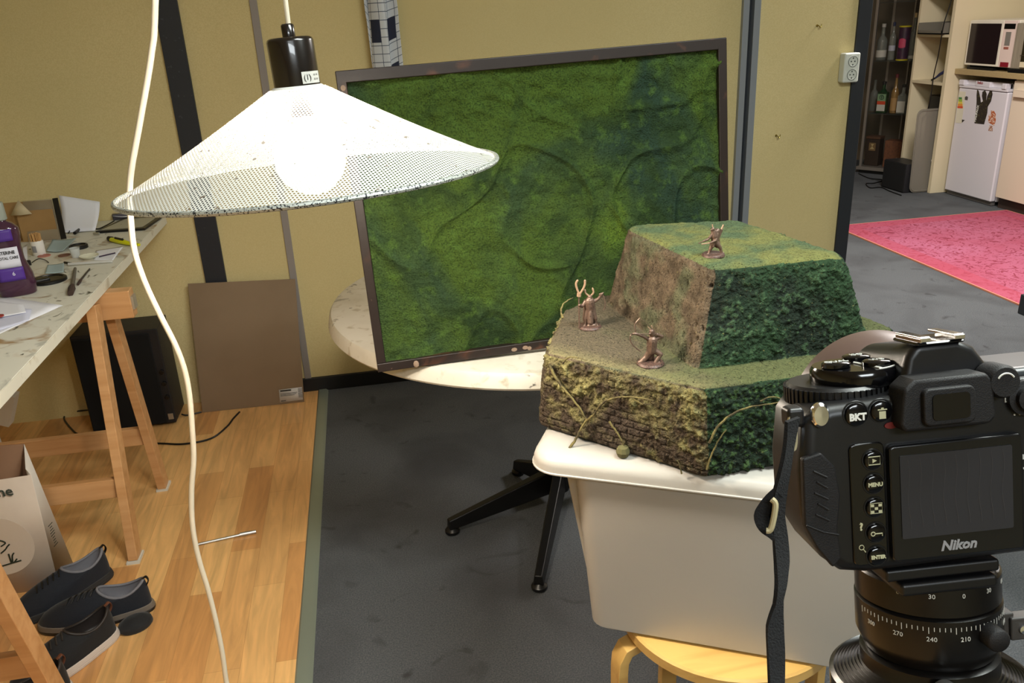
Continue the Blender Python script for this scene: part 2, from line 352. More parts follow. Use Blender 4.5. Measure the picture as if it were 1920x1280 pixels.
# ================================================================ ROUND TABLE
tc_ = (.457, 2.295); rt = thing('round_table', 'round white stained table on a black star base', 'table', (tc_[0], tc_[1], 0))
tw = M('stained_white_top', 'e2ddd0', .45, layers=[(30, 'b7ab92', .56, .75, 5, .6), (13, '45423c', .645, .69, 5, 1.5), (5, 'c4bca8', .45, .8, 4, 0)])
T = Matrix.Translation((tc_[0], tc_[1], 0))
MB().lathe([(.30, .692), (.59, .690), (.601, .692), (.605, .698), (.600, .724), (.594, .733), (.582, .7365)], 96, T).build('tabletop', tw, rt, smooth=30)
MB().lathe([(.030, .05), (.030, .66), (.10, .68), (.14, .70)], 32, Matrix.Translation((.517, 2.30, 0))).build('column', M('black_metal', '141415', .4, .3), rt, smooth=40)
bmt = M('black_metal', '141415', .4, .3)
cc = Vector((.517, 2.30, 0))
for a in ((842, 1000), (1010, 1108), (968, 885), None):
    e = Zp(*a) if a else cc + (cc - Zp(842, 1000)) * .95
    d = (e - cc).normalized(); g = MB(); n_ = Vector((-d.y, d.x, 0))
    h0, h1 = .125, .048; w0, w1 = .022, .016
    p0 = cc + d * .02; p1 = e
    vv = []
    for p, hb, ht, wd in ((p0, .055, .135, w0), (p1, .018, .05, w1)):
        vv += [p + n_ * wd + Vector((0, 0, hb)), p - n_ * wd + Vector((0, 0, hb)), p - n_ * wd * .7 + Vector((0, 0, ht)), p + n_ * wd * .7 + Vector((0, 0, ht))]
    g.add(vv, [(3, 2, 1, 0), (4, 5, 6, 7), (0, 1, 5, 4), (1, 2, 6, 5), (2, 3, 7, 6), (3, 0, 4, 7)])
    lg = g.build('leg', bmt, rt, bevel=.004)
    MB().lathe([(.02, 0), (.023, .004), (.023, .012), (.012, .022), (.012, .045)], 20, Matrix.Translation(p1 - d * .012)).build('foot_glide', black, lg)
# ================================================================ STOOL
so_ = Vector((.585, 1.195, 0)); stool = thing('stool', 'round birch stool under the plastic box', 'stool', tuple(so_))
birch = M('birch_wood', 'd2a961', .4, layers=[((3, 30, 30), 'c09450', .4, .7, 5, .6)], coat=.2)
MB().lathe([(.10, .424), (.195, .424), (.2, .428), (.2, .446), (.196, .4495), (.0, .4495)], 64, Matrix.Translation(so_)).build('seat', birch, stool, smooth=30)
for k in range(4):
    a = math.radians(187 + 90 * k); d = Vector((math.cos(a), math.sin(a), 0)); o_ = .222
    pts = [so_ + d * (o_ + .0) + Vector((0, 0, 0)), so_ + d * (o_ - .002) + Vector((0, 0, .36)), so_ + d * (o_ - .004) + Vector((0, 0, .385)), so_ + d * (o_ - .014) + Vector((0, 0, .405)), so_ + d * (o_ - .04) + Vector((0, 0, .4145)), so_ + d * .10 + Vector((0, 0, .4145))]
    g = MB(); n_ = Vector((-d.y, d.x, 0)); v = []
    for i, p in enumerate(pts):
        t = (pts[min(i + 1, 5)] - pts[max(i - 1, 0)]).normalized(); nn = n_.cross(t)
        v += [p + n_ * .019 + nn * .0095, p - n_ * .019 + nn * .0095, p - n_ * .019 - nn * .0095, p + n_ * .019 - nn * .0095]
    f = [(3, 2, 1, 0), (20, 21, 22, 23)] + [(4 * i + j, 4 * i + (j + 1) % 4, 4 * i + 4 + (j + 1) % 4, 4 * i + 4 + j) for i in range(5) for j in range(4)]
    g.add(v, f); g.build('leg', birch, stool, bevel=.0015)
# ================================================================ PLASTIC STORAGE BOX
bo = Vector((.315, 1.187, .4505)); bz = math.atan2(-.467, .884)
boxt = thing('storage_box', 'large translucent white plastic storage box on the round stool', 'box', tuple(bo), bz)
plas = M('milky_plastic', 'b3aea6', .35, sss=.25, layers=[(3, 'aaa69f', .4, .7, 2, 0)])
def rr3(x0, y0, x1, y1, r, z, n=5): return [(a, b, z) for a, b in rrect(x0, y0, x1, y1, r, n)]
bd = MB(); bot = rrect(0, 0, .50, .34, .03); topo = rrect(-.026, -.018, .535, .362, .035)
n = len(bot); v = [(a, b, 0) for a, b in rrect(.006, .006, .494, .334, .026)] + [(a, b, .006) for a, b in bot] + [(a, b, .335) for a, b in topo]
f = [tuple(range(n - 1, -1, -1))] + [(j * n + i, j * n + (i + 1) % n, (j + 1) * n + (i + 1) % n, (j + 1) * n + i) for j in range(2) for i in range(n)]
bd.add(v, f); bd.build('body', plas, boxt, local=True, smooth=40)
rb = MB()
rb.prism(rrect(-.012, .045, .02, .30, .008), .07, .32, top=rrect(-.052, .035, .0, .31, .008)); rb.build('side_rib', plas, boxt, local=True, bevel=.003)
lid = MB(); z0 = .331
L0 = rrect(-.098, -.026, .575, .375, .05, 8); n = len(L0)
def off(o): return rrect(-.098 + o, -.026 + o, .575 - o, .375 - o, max(.05 - o, .008), 8)
vv = []; hs = [(0.004, z0 - .007), (0, z0 - .004), (0, z0 + .011), (.003, z0 + .019), (.011, z0 + .0255), (.022, z0 + .0275), (.07, z0 + .0275), (.076, z0 + .0225), (.082, z0 + .022)]
for o, z in hs: vv += [(a, b, z) for a, b in off(o)]
ff = [(j * n + i, j * n + (i + 1) % n, (j + 1) * n + (i + 1) % n, (j + 1) * n + i) for j in range(len(hs) - 1) for i in range(n)] + [tuple(range((len(hs) - 1) * n, len(hs) * n))]
lid.add(vv, ff)
lid.tube([(a, b, z0 - .001) for a, b in off(-.0015)], .002, 6, closed=True)
lo = lid.build('lid', plas, boxt, local=True, smooth=50)
ZB = bo.z + z0 + .0275   # lid top height
# ================================================================ TERRAIN
ZT = ZB + .150; ZU = ZT + .156
lowb = [(.256, 1.305), (.474, 1.063), (.64, 1.068), (.83, 1.085), (.925, 1.22), (.87, 1.53), (.44, 1.60), (.335, 1.53)]
lowt = [(.268, 1.290), (.470, 1.080), (.64, 1.085), (.80, 1.105), (.885, 1.235), (.84, 1.50), (.45, 1.565), (.355, 1.50)]
upb = [(.479, 1.143), (.80, 1.155), (.843, 1.273), (.80, 1.50), (.455, 1.525), (.437, 1.500)]
upt = [(.523, 1.187), (.735, 1.170), (.752, 1.205), (.695, 1.475), (.495, 1.505), (.475, 1.485)]
tor = Vector((.56, 1.3, ZB)); terr = thing('terrain_hill', 'stepped wargaming hill of brown earth and green moss on the plastic box', 'model terrain', tuple(tor))
tm = MB().prism(lowb, ZB, ZT, top=lowt).prism(upb, ZT - .02, ZU, top=upt)
tattr = M('earth_moss_shade', '6a5a3a', .95, attr='tint', layers=[(330, '1a150c', .56, .72, 3, 0), (210, '7c7448', .66, .84, 3, 0)], bump=[(260, 1, .005), (90, .6, .005)], spec=.12)
hill = tm.build('mound', None, terr, smooth=0)
mo = hill.modifiers.new('bev', 'BEVEL'); mo.width = .017; mo.segments = 3; mo.limit_method = 'ANGLE'; mo.angle_limit = math.radians(25)
remesh(hill, .0021, 2)
me = hill.data; nv = len(me.vertices); cv = np.zeros(nv * 3); me.vertices.foreach_get('co', cv); cv = cv.reshape(-1, 3)
nn_ = np.zeros(nv * 3); me.vertex_normals.foreach_get('vector', nn_); nn_ = nn_.reshape(-1, 3)
col = np.ones((nv, 4)); inv0 = tor
def lin(h): return np.array(hx(h)[:3])
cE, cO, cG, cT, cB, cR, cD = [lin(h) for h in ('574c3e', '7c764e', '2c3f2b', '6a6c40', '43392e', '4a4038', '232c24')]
fl = np.array([.474 - .256, 1.063 - 1.305]); fl /= np.linalg.norm(fl)
for i in range(nv):
    p = Vector(cv[i]) + inv0; nr = nn_[i]; x, y, z = p
    low = z < ZT - .006; up = nr[2] > .75
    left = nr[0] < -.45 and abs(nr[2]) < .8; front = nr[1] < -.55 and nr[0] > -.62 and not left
    n1 = fbm(p, 14); n2 = fbm(p + Vector((3, 3, 3)), 45, 2); n3 = noise.noise(p * 170); d = 0
    s1 = min(max(.5 + n1 * 1.3, 0), 1)
    if low and not up:
        uu = (x - .256) * fl[0] + (y - 1.305) * fl[1]; h = (z - ZB)
        br = 0
        if left or nr[0] < -.3:
            br = max(0, 1 - abs(uu - .165) / .06) * max(0, 1 - abs(h - .05) / .055) * 2.2 + .5 * max(0, 1 - h / .02)
            br = min(max(br + n1 * .8, 0), 1)
            if uu < .07: br = max(br, .55 * (1 - h / .12))
        cl = max(0, noise.noise(p * 110)) * .009 + max(0, noise.noise(p * 240)) * .006 + max(0, n2) * .004
        d = cl * (1 - br) - .002
        if br > .4:
            row = h / .0125; fr = row % 1; bx = (uu / .024 + .5 * (int(row) % 2)) % 1
            d = .0010 - (.0034 if (fr < .20 or bx < .10) else 0) + n3 * .0005
        d += n1 * .002
        moss_amt = min(max((.45 + n2 * 1.2 + (h - .09) * 5), 0), 1)
        if left or nr[0] < -.3:
            c = cB * (1 - moss_amt) + cO * moss_amt; c = c * (1 - br) + (cR * .8 + cB * .2) * br
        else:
            c = cD * (1 - moss_amt * .6) + cG * moss_amt * .6  # green lower front darkened further: its shade is put into the tint
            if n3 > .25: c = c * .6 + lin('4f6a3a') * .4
    elif up:
        d = n2 * .0014 + n3 * .0009 + n1 * .001
        if z > ZU - .02: c = cT * s1 + lin('4c5c42') * (1 - s1)
        else:
            k = min(max((x - .40) * 5 - (y - 1.2) * 2.5 + n1 * .6 + .1, 0), 1) if x < .6 else 1
            edge = max(0, 1 - abs((x - .256) * fl[1] * -1 + (y - 1.305) * fl[0]) / .05)
            c = lin('585041') * (1 - k * .7) + lin('525c38') * k * .7; c = c * (1 - .45 * edge) + lin('858058') * .45 * edge
    elif left:
        d = n2 * .0016 + n3 * .0008 + n1 * .003 - max(0, noise.noise(Vector((x * 120, y * 120, z * 75))) - .36) * .022
        g = min(max(n1 * 1.6 - .05, 0), .7); c = cE * (1 - g) + lin('4f5540') * g
        c = c * (1 + .5 * n2)
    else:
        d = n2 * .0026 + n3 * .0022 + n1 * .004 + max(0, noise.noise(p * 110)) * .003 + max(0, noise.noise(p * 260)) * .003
        c = cG * s1 + cD * (1 - s1)  # upper front: moss green with the face's shade painted into it
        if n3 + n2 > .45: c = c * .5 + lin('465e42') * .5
    if z < ZB + .004: d = 0
    cv[i] += nr * d; cv[i][2] = max(cv[i][2], 0.0); col[i][:3] = np.clip(c * (1 + .25 * n3), 0, 1)
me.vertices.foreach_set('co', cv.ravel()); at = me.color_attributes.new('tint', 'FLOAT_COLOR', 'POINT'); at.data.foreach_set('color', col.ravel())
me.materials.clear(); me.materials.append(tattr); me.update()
# twigs on the lower faces
fn = (float(fl[1]), float(-fl[0]), 0.0)   # outward normal of the left face (pointing left/near)
if fn[0] > 0: fn = (-fn[0], -fn[1], 0)
twm = M('mossy_twig', '6a6038', .9, layers=[(60, '3d3420', .45, .6, 3, 0)], bump=[(300, .6, .002)])
def twig(pts, r, out=.006, n=None, base=None):
    base = base or (.262, 1.297, ZB + .08); n = n or fn
    q = []
    for k, pt in enumerate(pts):
        o_ = pt[2] if len(pt) > 2 else out
        b2 = Vector(base) + Vector(n) * o_
        q.append(Np(pt[0], pt[1], b2, n))
    q = smoothline(q, 5); m_ = len(q)
    return MB().tube([p + Vector((random.uniform(-1, 1), random.uniform(-1, 1), random.uniform(-1, 1))) * .0006 for p in q], [r * (1 - .6 * i / m_) for i in range(m_)], 6).build('twig', twm, terr)
twig([(1030, 684), (1045, 712), (1065, 738), (1085, 762), (1101, 790)], .0028, .008)
twig([(1066, 843, .03), (1080, 822, .02), (1096, 793), (1112, 778), (1128, 757), (1150, 746), (1180, 744), (1225, 750)], .0028, .010)
twig([(1055, 682), (1066, 670), (1085, 671), (1100, 676)], .0015, .006)
twig([(1142, 790), (1155, 808), (1168, 830), (1174, 850)], .002, .007)
twig([(1185, 747), (1205, 757), (1222, 758)], .0014, .009)
nf = (0.02, -1, 0); bf = (.474, 1.066, ZB + .08)
twig([(1330, 830), (1345, 800), (1375, 775), (1410, 762), (1440, 757), (1470, 752)], .0022, .006, nf, bf)
twig([(1325, 880), (1335, 850), (1352, 818), (1362, 805)], .0018, .007, nf, bf)
twig([(1425, 752), (1445, 744), (1470, 748)], .0014, .008, nf, bf)
twig([(1278, 888, .004), (1274, 872), (1270, 862)], .0014, .006)
# leaf litter at the left back corner
twig([(1056, 596, -.035), (1052, 580, -.04), (1060, 566, -.06), (1074, 558, -.08)], .0018)
MB().lathe([(.0, -.006), (.009, -.004), (.012, .004), (.009, .012), (0, .015)], 9, Matrix.Translation(Np(1168, 846, Vector((.262, 1.297, ZB)) + Vector(fn) * .008, fn) - Vector((0, 0, .004)))).build('moss_clump', M('clump_olive', '5a5636', .95), terr)
# ================================================================ MINIATURES
bronze = M('primed_bronze', '6f5a4e', .42, .4, layers=[(350, '2e201a', .55, .75, 3, 0)])
pale = M('bone_highlight', 'a3866e', .5, .2)
def capsules(segs):
    m = MB()
    for p, q, r0, r1 in segs:
        p = Vector(p); q = Vector(q); L_ = (q - p).length; z = (q - p).normalized()
        x = (Vector((1, 0, 0)) if abs(z.x) < .9 else Vector((0, 1, 0))); x = (x - z * x.dot(z)).normalized(); y = z.cross(x)
        mt = Matrix.Translation(p) @ Matrix((x, y, z)).transposed().to_4x4()
        pr = [(0, -r0)] + [(r0 * math.cos(t), r0 * math.sin(t)) for t in (-1.0, -.5, 0)] + [(r1 * math.cos(t), L_ + r1 * math.sin(t)) for t in (0, .5, 1.0)] + [(0, L_ + r1)]
        m.lathe(pr, 10, mt)
    return m
def mini(name, label, loc, rz, segs, sc_, base_r, extras, voxel=.0007):
    t = thing(name, label, 'figurine', tuple(loc), rz)
    MB().lathe([(base_r, 0), (base_r, .001), (base_r * .9, .0035), (base_r * .88, .004), (0, .0045)], 32).build('base', M('base_brown', '5a443c', .5, .2, layers=[(300, '3a2a24', .5, .6, 2, 0)]), t, local=True, smooth=40)
    S = lambda p: Vector(p) * sc_
    b = capsules([(S(p), S(q), r0 * sc_, r1 * sc_) for p, q, r0, r1 in segs]).build('body', None, t, local=True)
    remesh(b, voxel, 1); b.data.materials.clear(); b.data.materials.append(bronze)
    for nm, pts, r, m in extras:
        MB().tube(smoothline([S(p) for p in pts], 4), [x * sc_ for x in (r if isinstance(r, list) else [r])] * (1) if isinstance(r, list) else r * sc_, 6).build(nm, m, t, local=True)
    return t
# unit = one figure height; +x to the right of the picture
mage = [((-.13, 0, .05), (-.12, 0, .26), .05, .06), ((-.12, 0, .26), (-.05, 0, .46), .07, .10), ((.16, 0, .05), (.14, -.02, .26), .05, .06), ((.14, -.02, .26), (.05, 0, .46), .07, .10),
        ((0, 0, .44), (0, -.02, .62), .13, .12), ((0, -.02, .60), (-.01, -.03, .76), .13, .14), ((-.01, -.03, .80), (0, -.05, .90), .07, .065), ((0, -.05, .90), (0, -.10, .86), .06, .03),
        ((-.12, -.02, .76), (-.22, -.06, .64), .065, .05), ((-.22, -.06, .64), (-.30, -.12, .70), .045, .045), ((.12, -.02, .76), (.24, -.02, .82), .06, .045), ((.24, -.02, .82), (.33, -.04, .96), .045, .04),
        ((0, -.08, .46), (0, -.10, .18), .07, .09), ((-.06, .08, .70), (-.08, .10, .20), .09, .12), ((.06, .08, .70), (.10, .10, .20), .08, .12), ((-.16, -.03, .04), (-.13, .0, .06), .06, .05), ((.18, -.06, .04), (.14, 0, .06), .06, .05), ((-.05, -.12, .08), (.12, -.10, .08), .06, .05), ((.28, -.04, .95), (.37, -.04, .99), .035, .02)]
hA = .066
mini('horned_wizard_miniature', 'bronze primed horned miniature raising a tall forked staff, on the lower step at the left', (.376, 1.385, ZT + .0005), math.radians(-8), mage, hA, .0215,
     [('staff', [(-.31, -.12, .04), (-.31, -.12, .6), (-.31, -.12, 1.0)], .022, bronze), ('staff_head', [(-.31, -.12, .95), (-.30, -.12, 1.05)], .06, pale),
      ('staff_fork', [(-.30, -.12, 1.02), (-.36, -.12, 1.18), (-.38, -.12, 1.32), (-.33, -.12, 1.43)], [.03] * 12 + [.01], pale), ('staff_fork', [(-.28, -.12, 1.02), (-.18, -.12, 1.18), (-.14, -.12, 1.30), (-.14, -.12, 1.42)], [.03] * 12 + [.01], pale),
      ('horn', [(-.04, -.05, .94), (-.12, -.05, 1.02), (-.13, -.05, 1.12)], [.025] * 8 + [.006], pale), ('horn', [(.04, -.05, .94), (.10, -.05, 1.02), (.07, -.05, 1.16)], [.025] * 8 + [.006], pale),
      ('sickle', [(.33, -.05, .99), (.40, -.05, .82), (.42, -.05, .62), (.37, -.05, .48)], .014, bronze)])
arch = [((-.22, 0, .06), (-.10, .02, .16), .06, .07), ((-.10, .02, .16), (.02, 0, .34), .07, .10), ((.10, -.08, .05), (.22, -.06, .24), .05, .055), ((.22, -.06, .24), (.03, 0, .36), .06, .09), ((.10, -.08, .05), (.18, -.1, .05), .045, .03),
        ((.02, 0, .34), (.03, -.01, .58), .12, .13), ((.03, -.01, .60), (.02, -.03, .74), .06, .05), ((.02, -.03, .74), (.0, -.05, .82), .07, .065), ((0, -.06, .80), (-.05, -.09, .78), .04, .025),
        ((-.06, -.02, .62), (-.20, -.05, .72), .05, .04), ((-.20, -.05, .72), (-.36, -.08, .80), .04, .035), ((.12, -.02, .62), (.26, -.02, .66), .05, .04), ((.26, -.02, .66), (.12, -.06, .74), .04, .035), ((-.36, -.08, .80), (-.42, -.08, .81), .035, .03), ((.05, .10, .62), (.12, .12, .42), .06, .05), ((-.26, 0, .05), (-.16, 0, .06), .05, .04), ((.0, .02, .34), (.02, .1, .12), .08, .10)]
mini('kneeling_archer_miniature', 'bronze primed kneeling archer miniature drawing a bow, nearest on the lower step', (.425, 1.193, ZT + .0005), math.radians(-5), arch, .070, .0225,
     [('bow', [(-.26, -.08, .36), (-.46, -.08, .56), (-.50, -.08, .76), (-.38, -.08, .82), (-.40, -.08, 1.02), (-.28, -.08, 1.18)], .014, bronze), ('bowstring', [(-.26, -.08, .36), (.10, -.07, .74), (-.28, -.08, 1.18)], .004, bronze),
      ('arrow', [(.12, -.07, .75), (-.52, -.09, .82)], .008, bronze), ('quiver', [(.14, .12, .44), (.04, .10, .80)], .035, bronze), ('horn', [(.03, -.03, .84), (.0, -.03, .96)], .014, pale), ('horn', [(.0, -.03, .84), (-.08, -.03, .93)], .014, pale)])
walk = [((-.14, 0, .07), (-.10, 0, .20), .05, .05), ((-.10, 0, .20), (-.02, 0, .42), .06, .08), ((.26, 0, .07), (.20, 0, .24), .04, .05), ((.20, 0, .24), (.04, .02, .44), .06, .09), ((-.20, -.03, .05), (-.12, 0, .07), .045, .04), ((.30, 0, .05), (.24, 0, .08), .045, .03),
        ((.02, 0, .44), (.0, -.02, .62), .10, .12), ((.0, -.02, .62), (-.03, -.03, .74), .12, .09), ((-.05, -.04, .78), (-.07, -.06, .84), .06, .06), ((-.07, -.06, .84), (-.13, -.09, .82), .045, .025),
        ((-.08, -.05, .68), (-.20, -.08, .54), .05, .04), ((-.20, -.08, .54), (-.34, -.10, .50), .04, .035), ((.08, -.04, .66), (.02, -.12, .50), .05, .04), ((.02, -.12, .50), (-.16, -.14, .44), .04, .03), ((.08, .06, .68), (.14, .10, .30), .08, .10), ((.10, .04, .74), (.10, .06, .56), .09, .08), ((-.02, -.06, .42), (-.04, -.09, .30), .05, .03)]
mini('walking_rogue_miniature', 'bronze primed striding miniature with a quiver on its back, on the top of the hill', (.549, 1.247, ZU + .0005), math.radians(-6), walk, .054, .0190,
     [('dagger', [(-.34, -.10, .50), (-.50, -.12, .44)], .018, bronze), ('crossbow', [(-.18, -.14, .44), (-.42, -.15, .42)], .02, pale), ('quiver', [(.10, .04, .42), (.24, .06, .78)], .05, bronze), ('arrows', [(.22, .06, .76), (.30, .08, .92)], .025, pale),
      ('horn', [(-.06, -.05, .88), (-.09, -.05, .98)], .018, pale), ('sword', [(.16, .06, .48), (.30, .08, .86)], .012, pale)])
# ================================================================ WORK TABLE ON TRESTLES
TZ = .820
pine = M('pine_wood', 'c99a6a', .45, layers=[((3, 40, 40), 'b88756', .4, .7, 5, .5)], coat=.15)
ptop = M('paint_stained_top', 'cfcdc0', .5, layers=[((9, 7, 9), '9a7f5c', .57, .68, 6, 1.4), ((22, 14, 20), '4b4a3a', .66, .70, 5, 1.2), ((13, 9, 12), '8a8a80', .58, .75, 5, 1), ((6, 5, 5), 'b0906e', .62, .76, 5, .5)])
wt = thing('worktop', 'long white work table top stained with paint on the wooden trestles', 'table top', (-1.2, 2.2, TZ))
wt_o = MB().bb((-1.62, .9, TZ - .030), (-.790, 3.43, TZ)).build('panel', ptop, wt, bevel=.0015)
MB().bb((-.7900, .9, TZ - .029), (-.7885, 2.395, TZ - .001)).bb((-.7900, 2.397, TZ - .029), (-.7885, 3.43, TZ - .001)).build('edge_band', M('edge_white', 'd6d2c2', .45, layers=[(14, 'a89c84', .6, .75, 4, 0)]), wt)
def trestle(yb, ynear, yfar, label, foot=True):
    t = thing('trestle', label, 'trestle', (-1.15, yb, 0), group=None)
    zb = TZ - .030
    MB().bb((-1.58, yb - .035, zb - .085), (-.722, yb + .012, zb)).build('top_beam', pine, t, bevel=.003)
    MB().bb((-.722, yb - .030, zb - .06), (-.716, yb + .006, zb - .02)).build('end_cap', M('cap_metal', 'b9b4a6', .4, .6), t)
    for sx in (-.815, -1.50):
        for yt, yf in ((yb - .075, ynear), (yb + .052, yfar)):
            MB().beam((sx, yt, zb - .02), (sx + (.0 if sx > -1 else 0), yf, .006), .028, .052, (0, 1, 0)).build('leg', pine, t, bevel=.002)
            if foot: MB().bb((sx - .018, yf - .032, 0.003), (sx + .020, yf + .030, .010)).build('felt_foot', M('white_felt', 'd0ccc0', .9), t)
    for yt, yf in ((yb - .075, ynear), (yb + .052, yfar)):
        k = (zb - .23) / zb; y = yt + (yf - yt) * k
        MB().bb((-1.486, y - .011, .20), (-.829, y + .011, .262)).build('stretcher', pine, t, bevel=.002)
    return t
trestle(2.545, 2.31, 2.735, 'far wooden trestle with both feet in view under the white work table')
trestle(1.42, 1.20, 1.665, 'near wooden trestle cut off by the bottom left corner')
def P2(x, y, z=0): return Zp(x, y, TZ + z)
# papers
pap = M('white_paper', 'dcdde4', .8, spec=.2); pap2 = M('paper_shaded', 'c9cce0', .8)
def sheet(name, label, pts, z, mat=pap, th=.0006, cat='paper', curl=0, group=None):
    c = sum((Vector(p) for p in pts), Vector()) / len(pts)
    n_ = 10
    def fn(u, v):
        a = Vector(pts[0]).lerp(Vector(pts[1]), u); b = Vector(pts[3]).lerp(Vector(pts[2]), u); p = a.lerp(b, v)
        return p + Vector((0, 0, z + curl * ((2 * u - 1) ** 2 + .6 * (2 * v - 1) ** 3 + .8)))
    o = MB().grid(fn, n_, n_).build(name, mat, origin=(c.x, c.y, c.z), solid=th, smooth=180)
    return tag(o, label, cat, group)
def flat(p): p = Vector(p); p.z = TZ; return p
s0 = thing('paper_stack', 'loose white printed papers at the front left of the work table', 'papers', tuple(flat(P2(40, 590))))
def sub_sheet(pts, z, mat, curl=0):
    def fn(u, v):
        a = pts[0].lerp(pts[1], u); b = pts[3].lerp(pts[2], u); p = a.lerp(b, v); return p + Vector((0, 0, z + curl * (2 * u - 1) ** 2))
    return MB().grid(fn, 8, 8).build('sheet', mat, s0, solid=.0006, smooth=180)
sub_sheet([P2(-70, 655), P2(0, 626), P2(118, 573), P2(-70, 545)], .001, pap)
sub_sheet([P2(-60, 640), P2(55, 603), P2(60, 582), P2(-60, 572)], .003, pap2, .001)
sub_sheet([P2(-60, 610), P2(50, 590), P2(45, 575), P2(-60, 560)], .006, pap, .001)
rd = MB(); rd.lathe([(.012, 0), (.012, .003), (0, .004)], 16, Matrix.Translation(P2(0, 600) + Vector((0, 0, .010)))); tag(rd.build('red_counter', M('red_plastic', '8c2f28', .5), origin=tuple(P2(0, 600))), 'small dark red cap on the papers at the left edge', 'cap')
# mouthwash bottle
bp = Vector((-1.002, 2.475, TZ)); bott = thing('mouthwash_bottle', 'purple mouthwash bottle on the work table at the left edge', 'bottle', tuple(bp), math.radians(18))
liq = M('purple_liquid_plastic', '5c3a52', .12, trans=.55, ior=1.35, spec=.6, coat=.3)
secs = [(0, .040, .024), (.004, .046, .028), (.03, .0495, .031), (.06, .047, .030), (.10, .036, .027), (.14, .036, .027), (.175, .041, .029), (.19, .040, .028), (.203, .028, .022), (.210, .016, .016), (.222, .015, .015)]
g = MB(); n = 32; v = []
for z, a, b in secs:
    for k in range(n):
        t = 2 * PI * k / n; cx_, sx_ = math.cos(t), math.sin(t); e = .7
        v.append((a * math.copysign(abs(cx_) ** e, cx_), b * math.copysign(abs(sx_) ** e, sx_), z))
f = [(j * n + i, j * n + (i + 1) % n, (j + 1) * n + (i + 1) % n, (j + 1) * n + i) for j in range(len(secs) - 1) for i in range(n)] + [tuple(range(n - 1, -1, -1)), tuple(range((len(secs) - 1) * n, len(secs) * n))]
g.add(v, f).build('bottle_body', liq, bott, local=True, smooth=60)
MB().lathe([(.018, .214), (.020, .216), (.019, .26), (.017, .263)], 28).build('cap', M('clear_cap', 'aeb6ac', .3, trans=.4), bott, local=True)
def lab(name, z0, z1, s0_, s1_, mat, x0=-.036, x1=.030, y0=-.0275):
    m = MB(); m.grid(lambda u, v: Vector((x0 + (x1 - x0) * u, y0 - .0028 * (1 - (2 * u - 1) ** 2) - .002, z0 + (z1 - z0) * v)), 8, 4); return m.build(name, mat, bott, local=True, solid=.0006)
lw = lab('label', .085, .142, 0, 0, M('label_white', 'd3d4e0', .5), -.034, .026, -.0275); lw['label'] = 'white front label'
lp = lab('neck_label', .160, .192, 0, 0, M('label_purple', '4b2a86', .5), -.038, .022, -.029); lp['label'] = 'purple neck label'
lv = lab('lower_label', .048, .085, 0, 0, M('label_purple', '4b2a86', .5), -.036, .028, -.0300)
tb = M('print_black', '202020', .6); tw_ = M('print_white', 'dcdce6', .6)
Rx = Matrix.Rotation(PI / 2, 4, 'X')
txt('label_print', 'LISTERINE', .0125, tb, lw, Matrix.Translation((-.006, -.0335, .128)) @ Rx, bold=.0004, local=True, kx=.85)
txt('label_print', 'TOTAL CARE', .0105, tb, lw, Matrix.Translation((-.003, -.0335, .113)) @ Rx, bold=.0002, local=True, kx=.85)
txt('label_print', '6', .016, tw_, lv, Matrix.Translation((.002, -.0355, .068)) @ Rx, local=True)
# cardboard carton with a black edge strip, clear sleeve
kraft = M('kraft_card', '9c7a4c', .8, layers=[(8, '8b6b40', .4, .7, 3, 0)])
cb0 = thing('cardboard_carton', 'open brown cardboard carton with a clear plastic front and black edge on the work table', 'carton', (-1.15, 3.2, TZ))
g = MB(); g.bb((-1.36, 3.205, TZ), (-1.11, 3.208, TZ + .135)); g.bb((-1.36, 3.19, TZ), (-1.357, 3.205, TZ + .135)); g.bb((-1.36, 3.163, TZ), (-1.11, 3.205, TZ + .003)); g.build('carton_walls', kraft, cb0)
MB().bb((-1.22, 3.16, TZ), (-1.10, 3.163, TZ + .110)).build('front_flap', kraft, cb0)
g = MB(); g.add([(-1.235, 3.15, TZ + .10), (-1.20, 3.155, TZ + .15), (-1.165, 3.15, TZ + .10), (-1.2, 3.14, TZ + .10)], [(0, 1, 3), (3, 1, 2)]).build('folded_flap', M('card_pale', 'b9a988', .8), cb0, solid=.002)
MB().beam((-1.082, 3.15, TZ + .002), (-1.092, 3.19, TZ + .142), .018, .004, (0, 1, 0)).build('black_edge_strip', black, cb0)
clr = M('clear_plastic', 'b8b09a', .15, alpha=.30, spec=.8)
MB().add([(-1.2, 3.150, TZ + .002), (-1.09, 3.150, TZ + .002), (-1.10, 3.19, TZ + .14), (-1.2, 3.19, TZ + .14)], [(0, 1, 2, 3)]).build('clear_window', clr, cb0, solid=.001)
# jar of cocktail sticks
jp = Vector((-1.098, 2.945, TZ)); jar = thing('cocktail_stick_jar', 'small white jar of wooden cocktail sticks beside the carton', 'jar', tuple(jp))
MB().lathe([(.019, 0), (.020, .002), (.020, .046), (.019, .048)], 28).build('jar_body', M('white_jar', 'd6d2cc', .4), jar, local=True, smooth=50)
st = MB(); wood = M('stick_wood', 'b98f5a', .7)
for k in range(70):
    a = random.uniform(0, 2 * PI); r = .017 * math.sqrt(random.random()); st.tube([(r * math.cos(a), r * math.sin(a), .04), (r * math.cos(a) * 1.05, r * math.sin(a) * 1.05, .072 + random.uniform(-.002, .002))], .0014, 5)
so2 = st.build('sticks', wood, jar, local=True); so2['kind'] = 'stuff'
MB().grid(lambda u, v: Vector((.0203 * math.cos(-2.3 + .8 * u), .0203 * math.sin(-2.3 + .8 * u), .012 + .022 * v)), 6, 1).build('grey_label_patch', M('label_grey', '86868a', .6), jar, local=True)
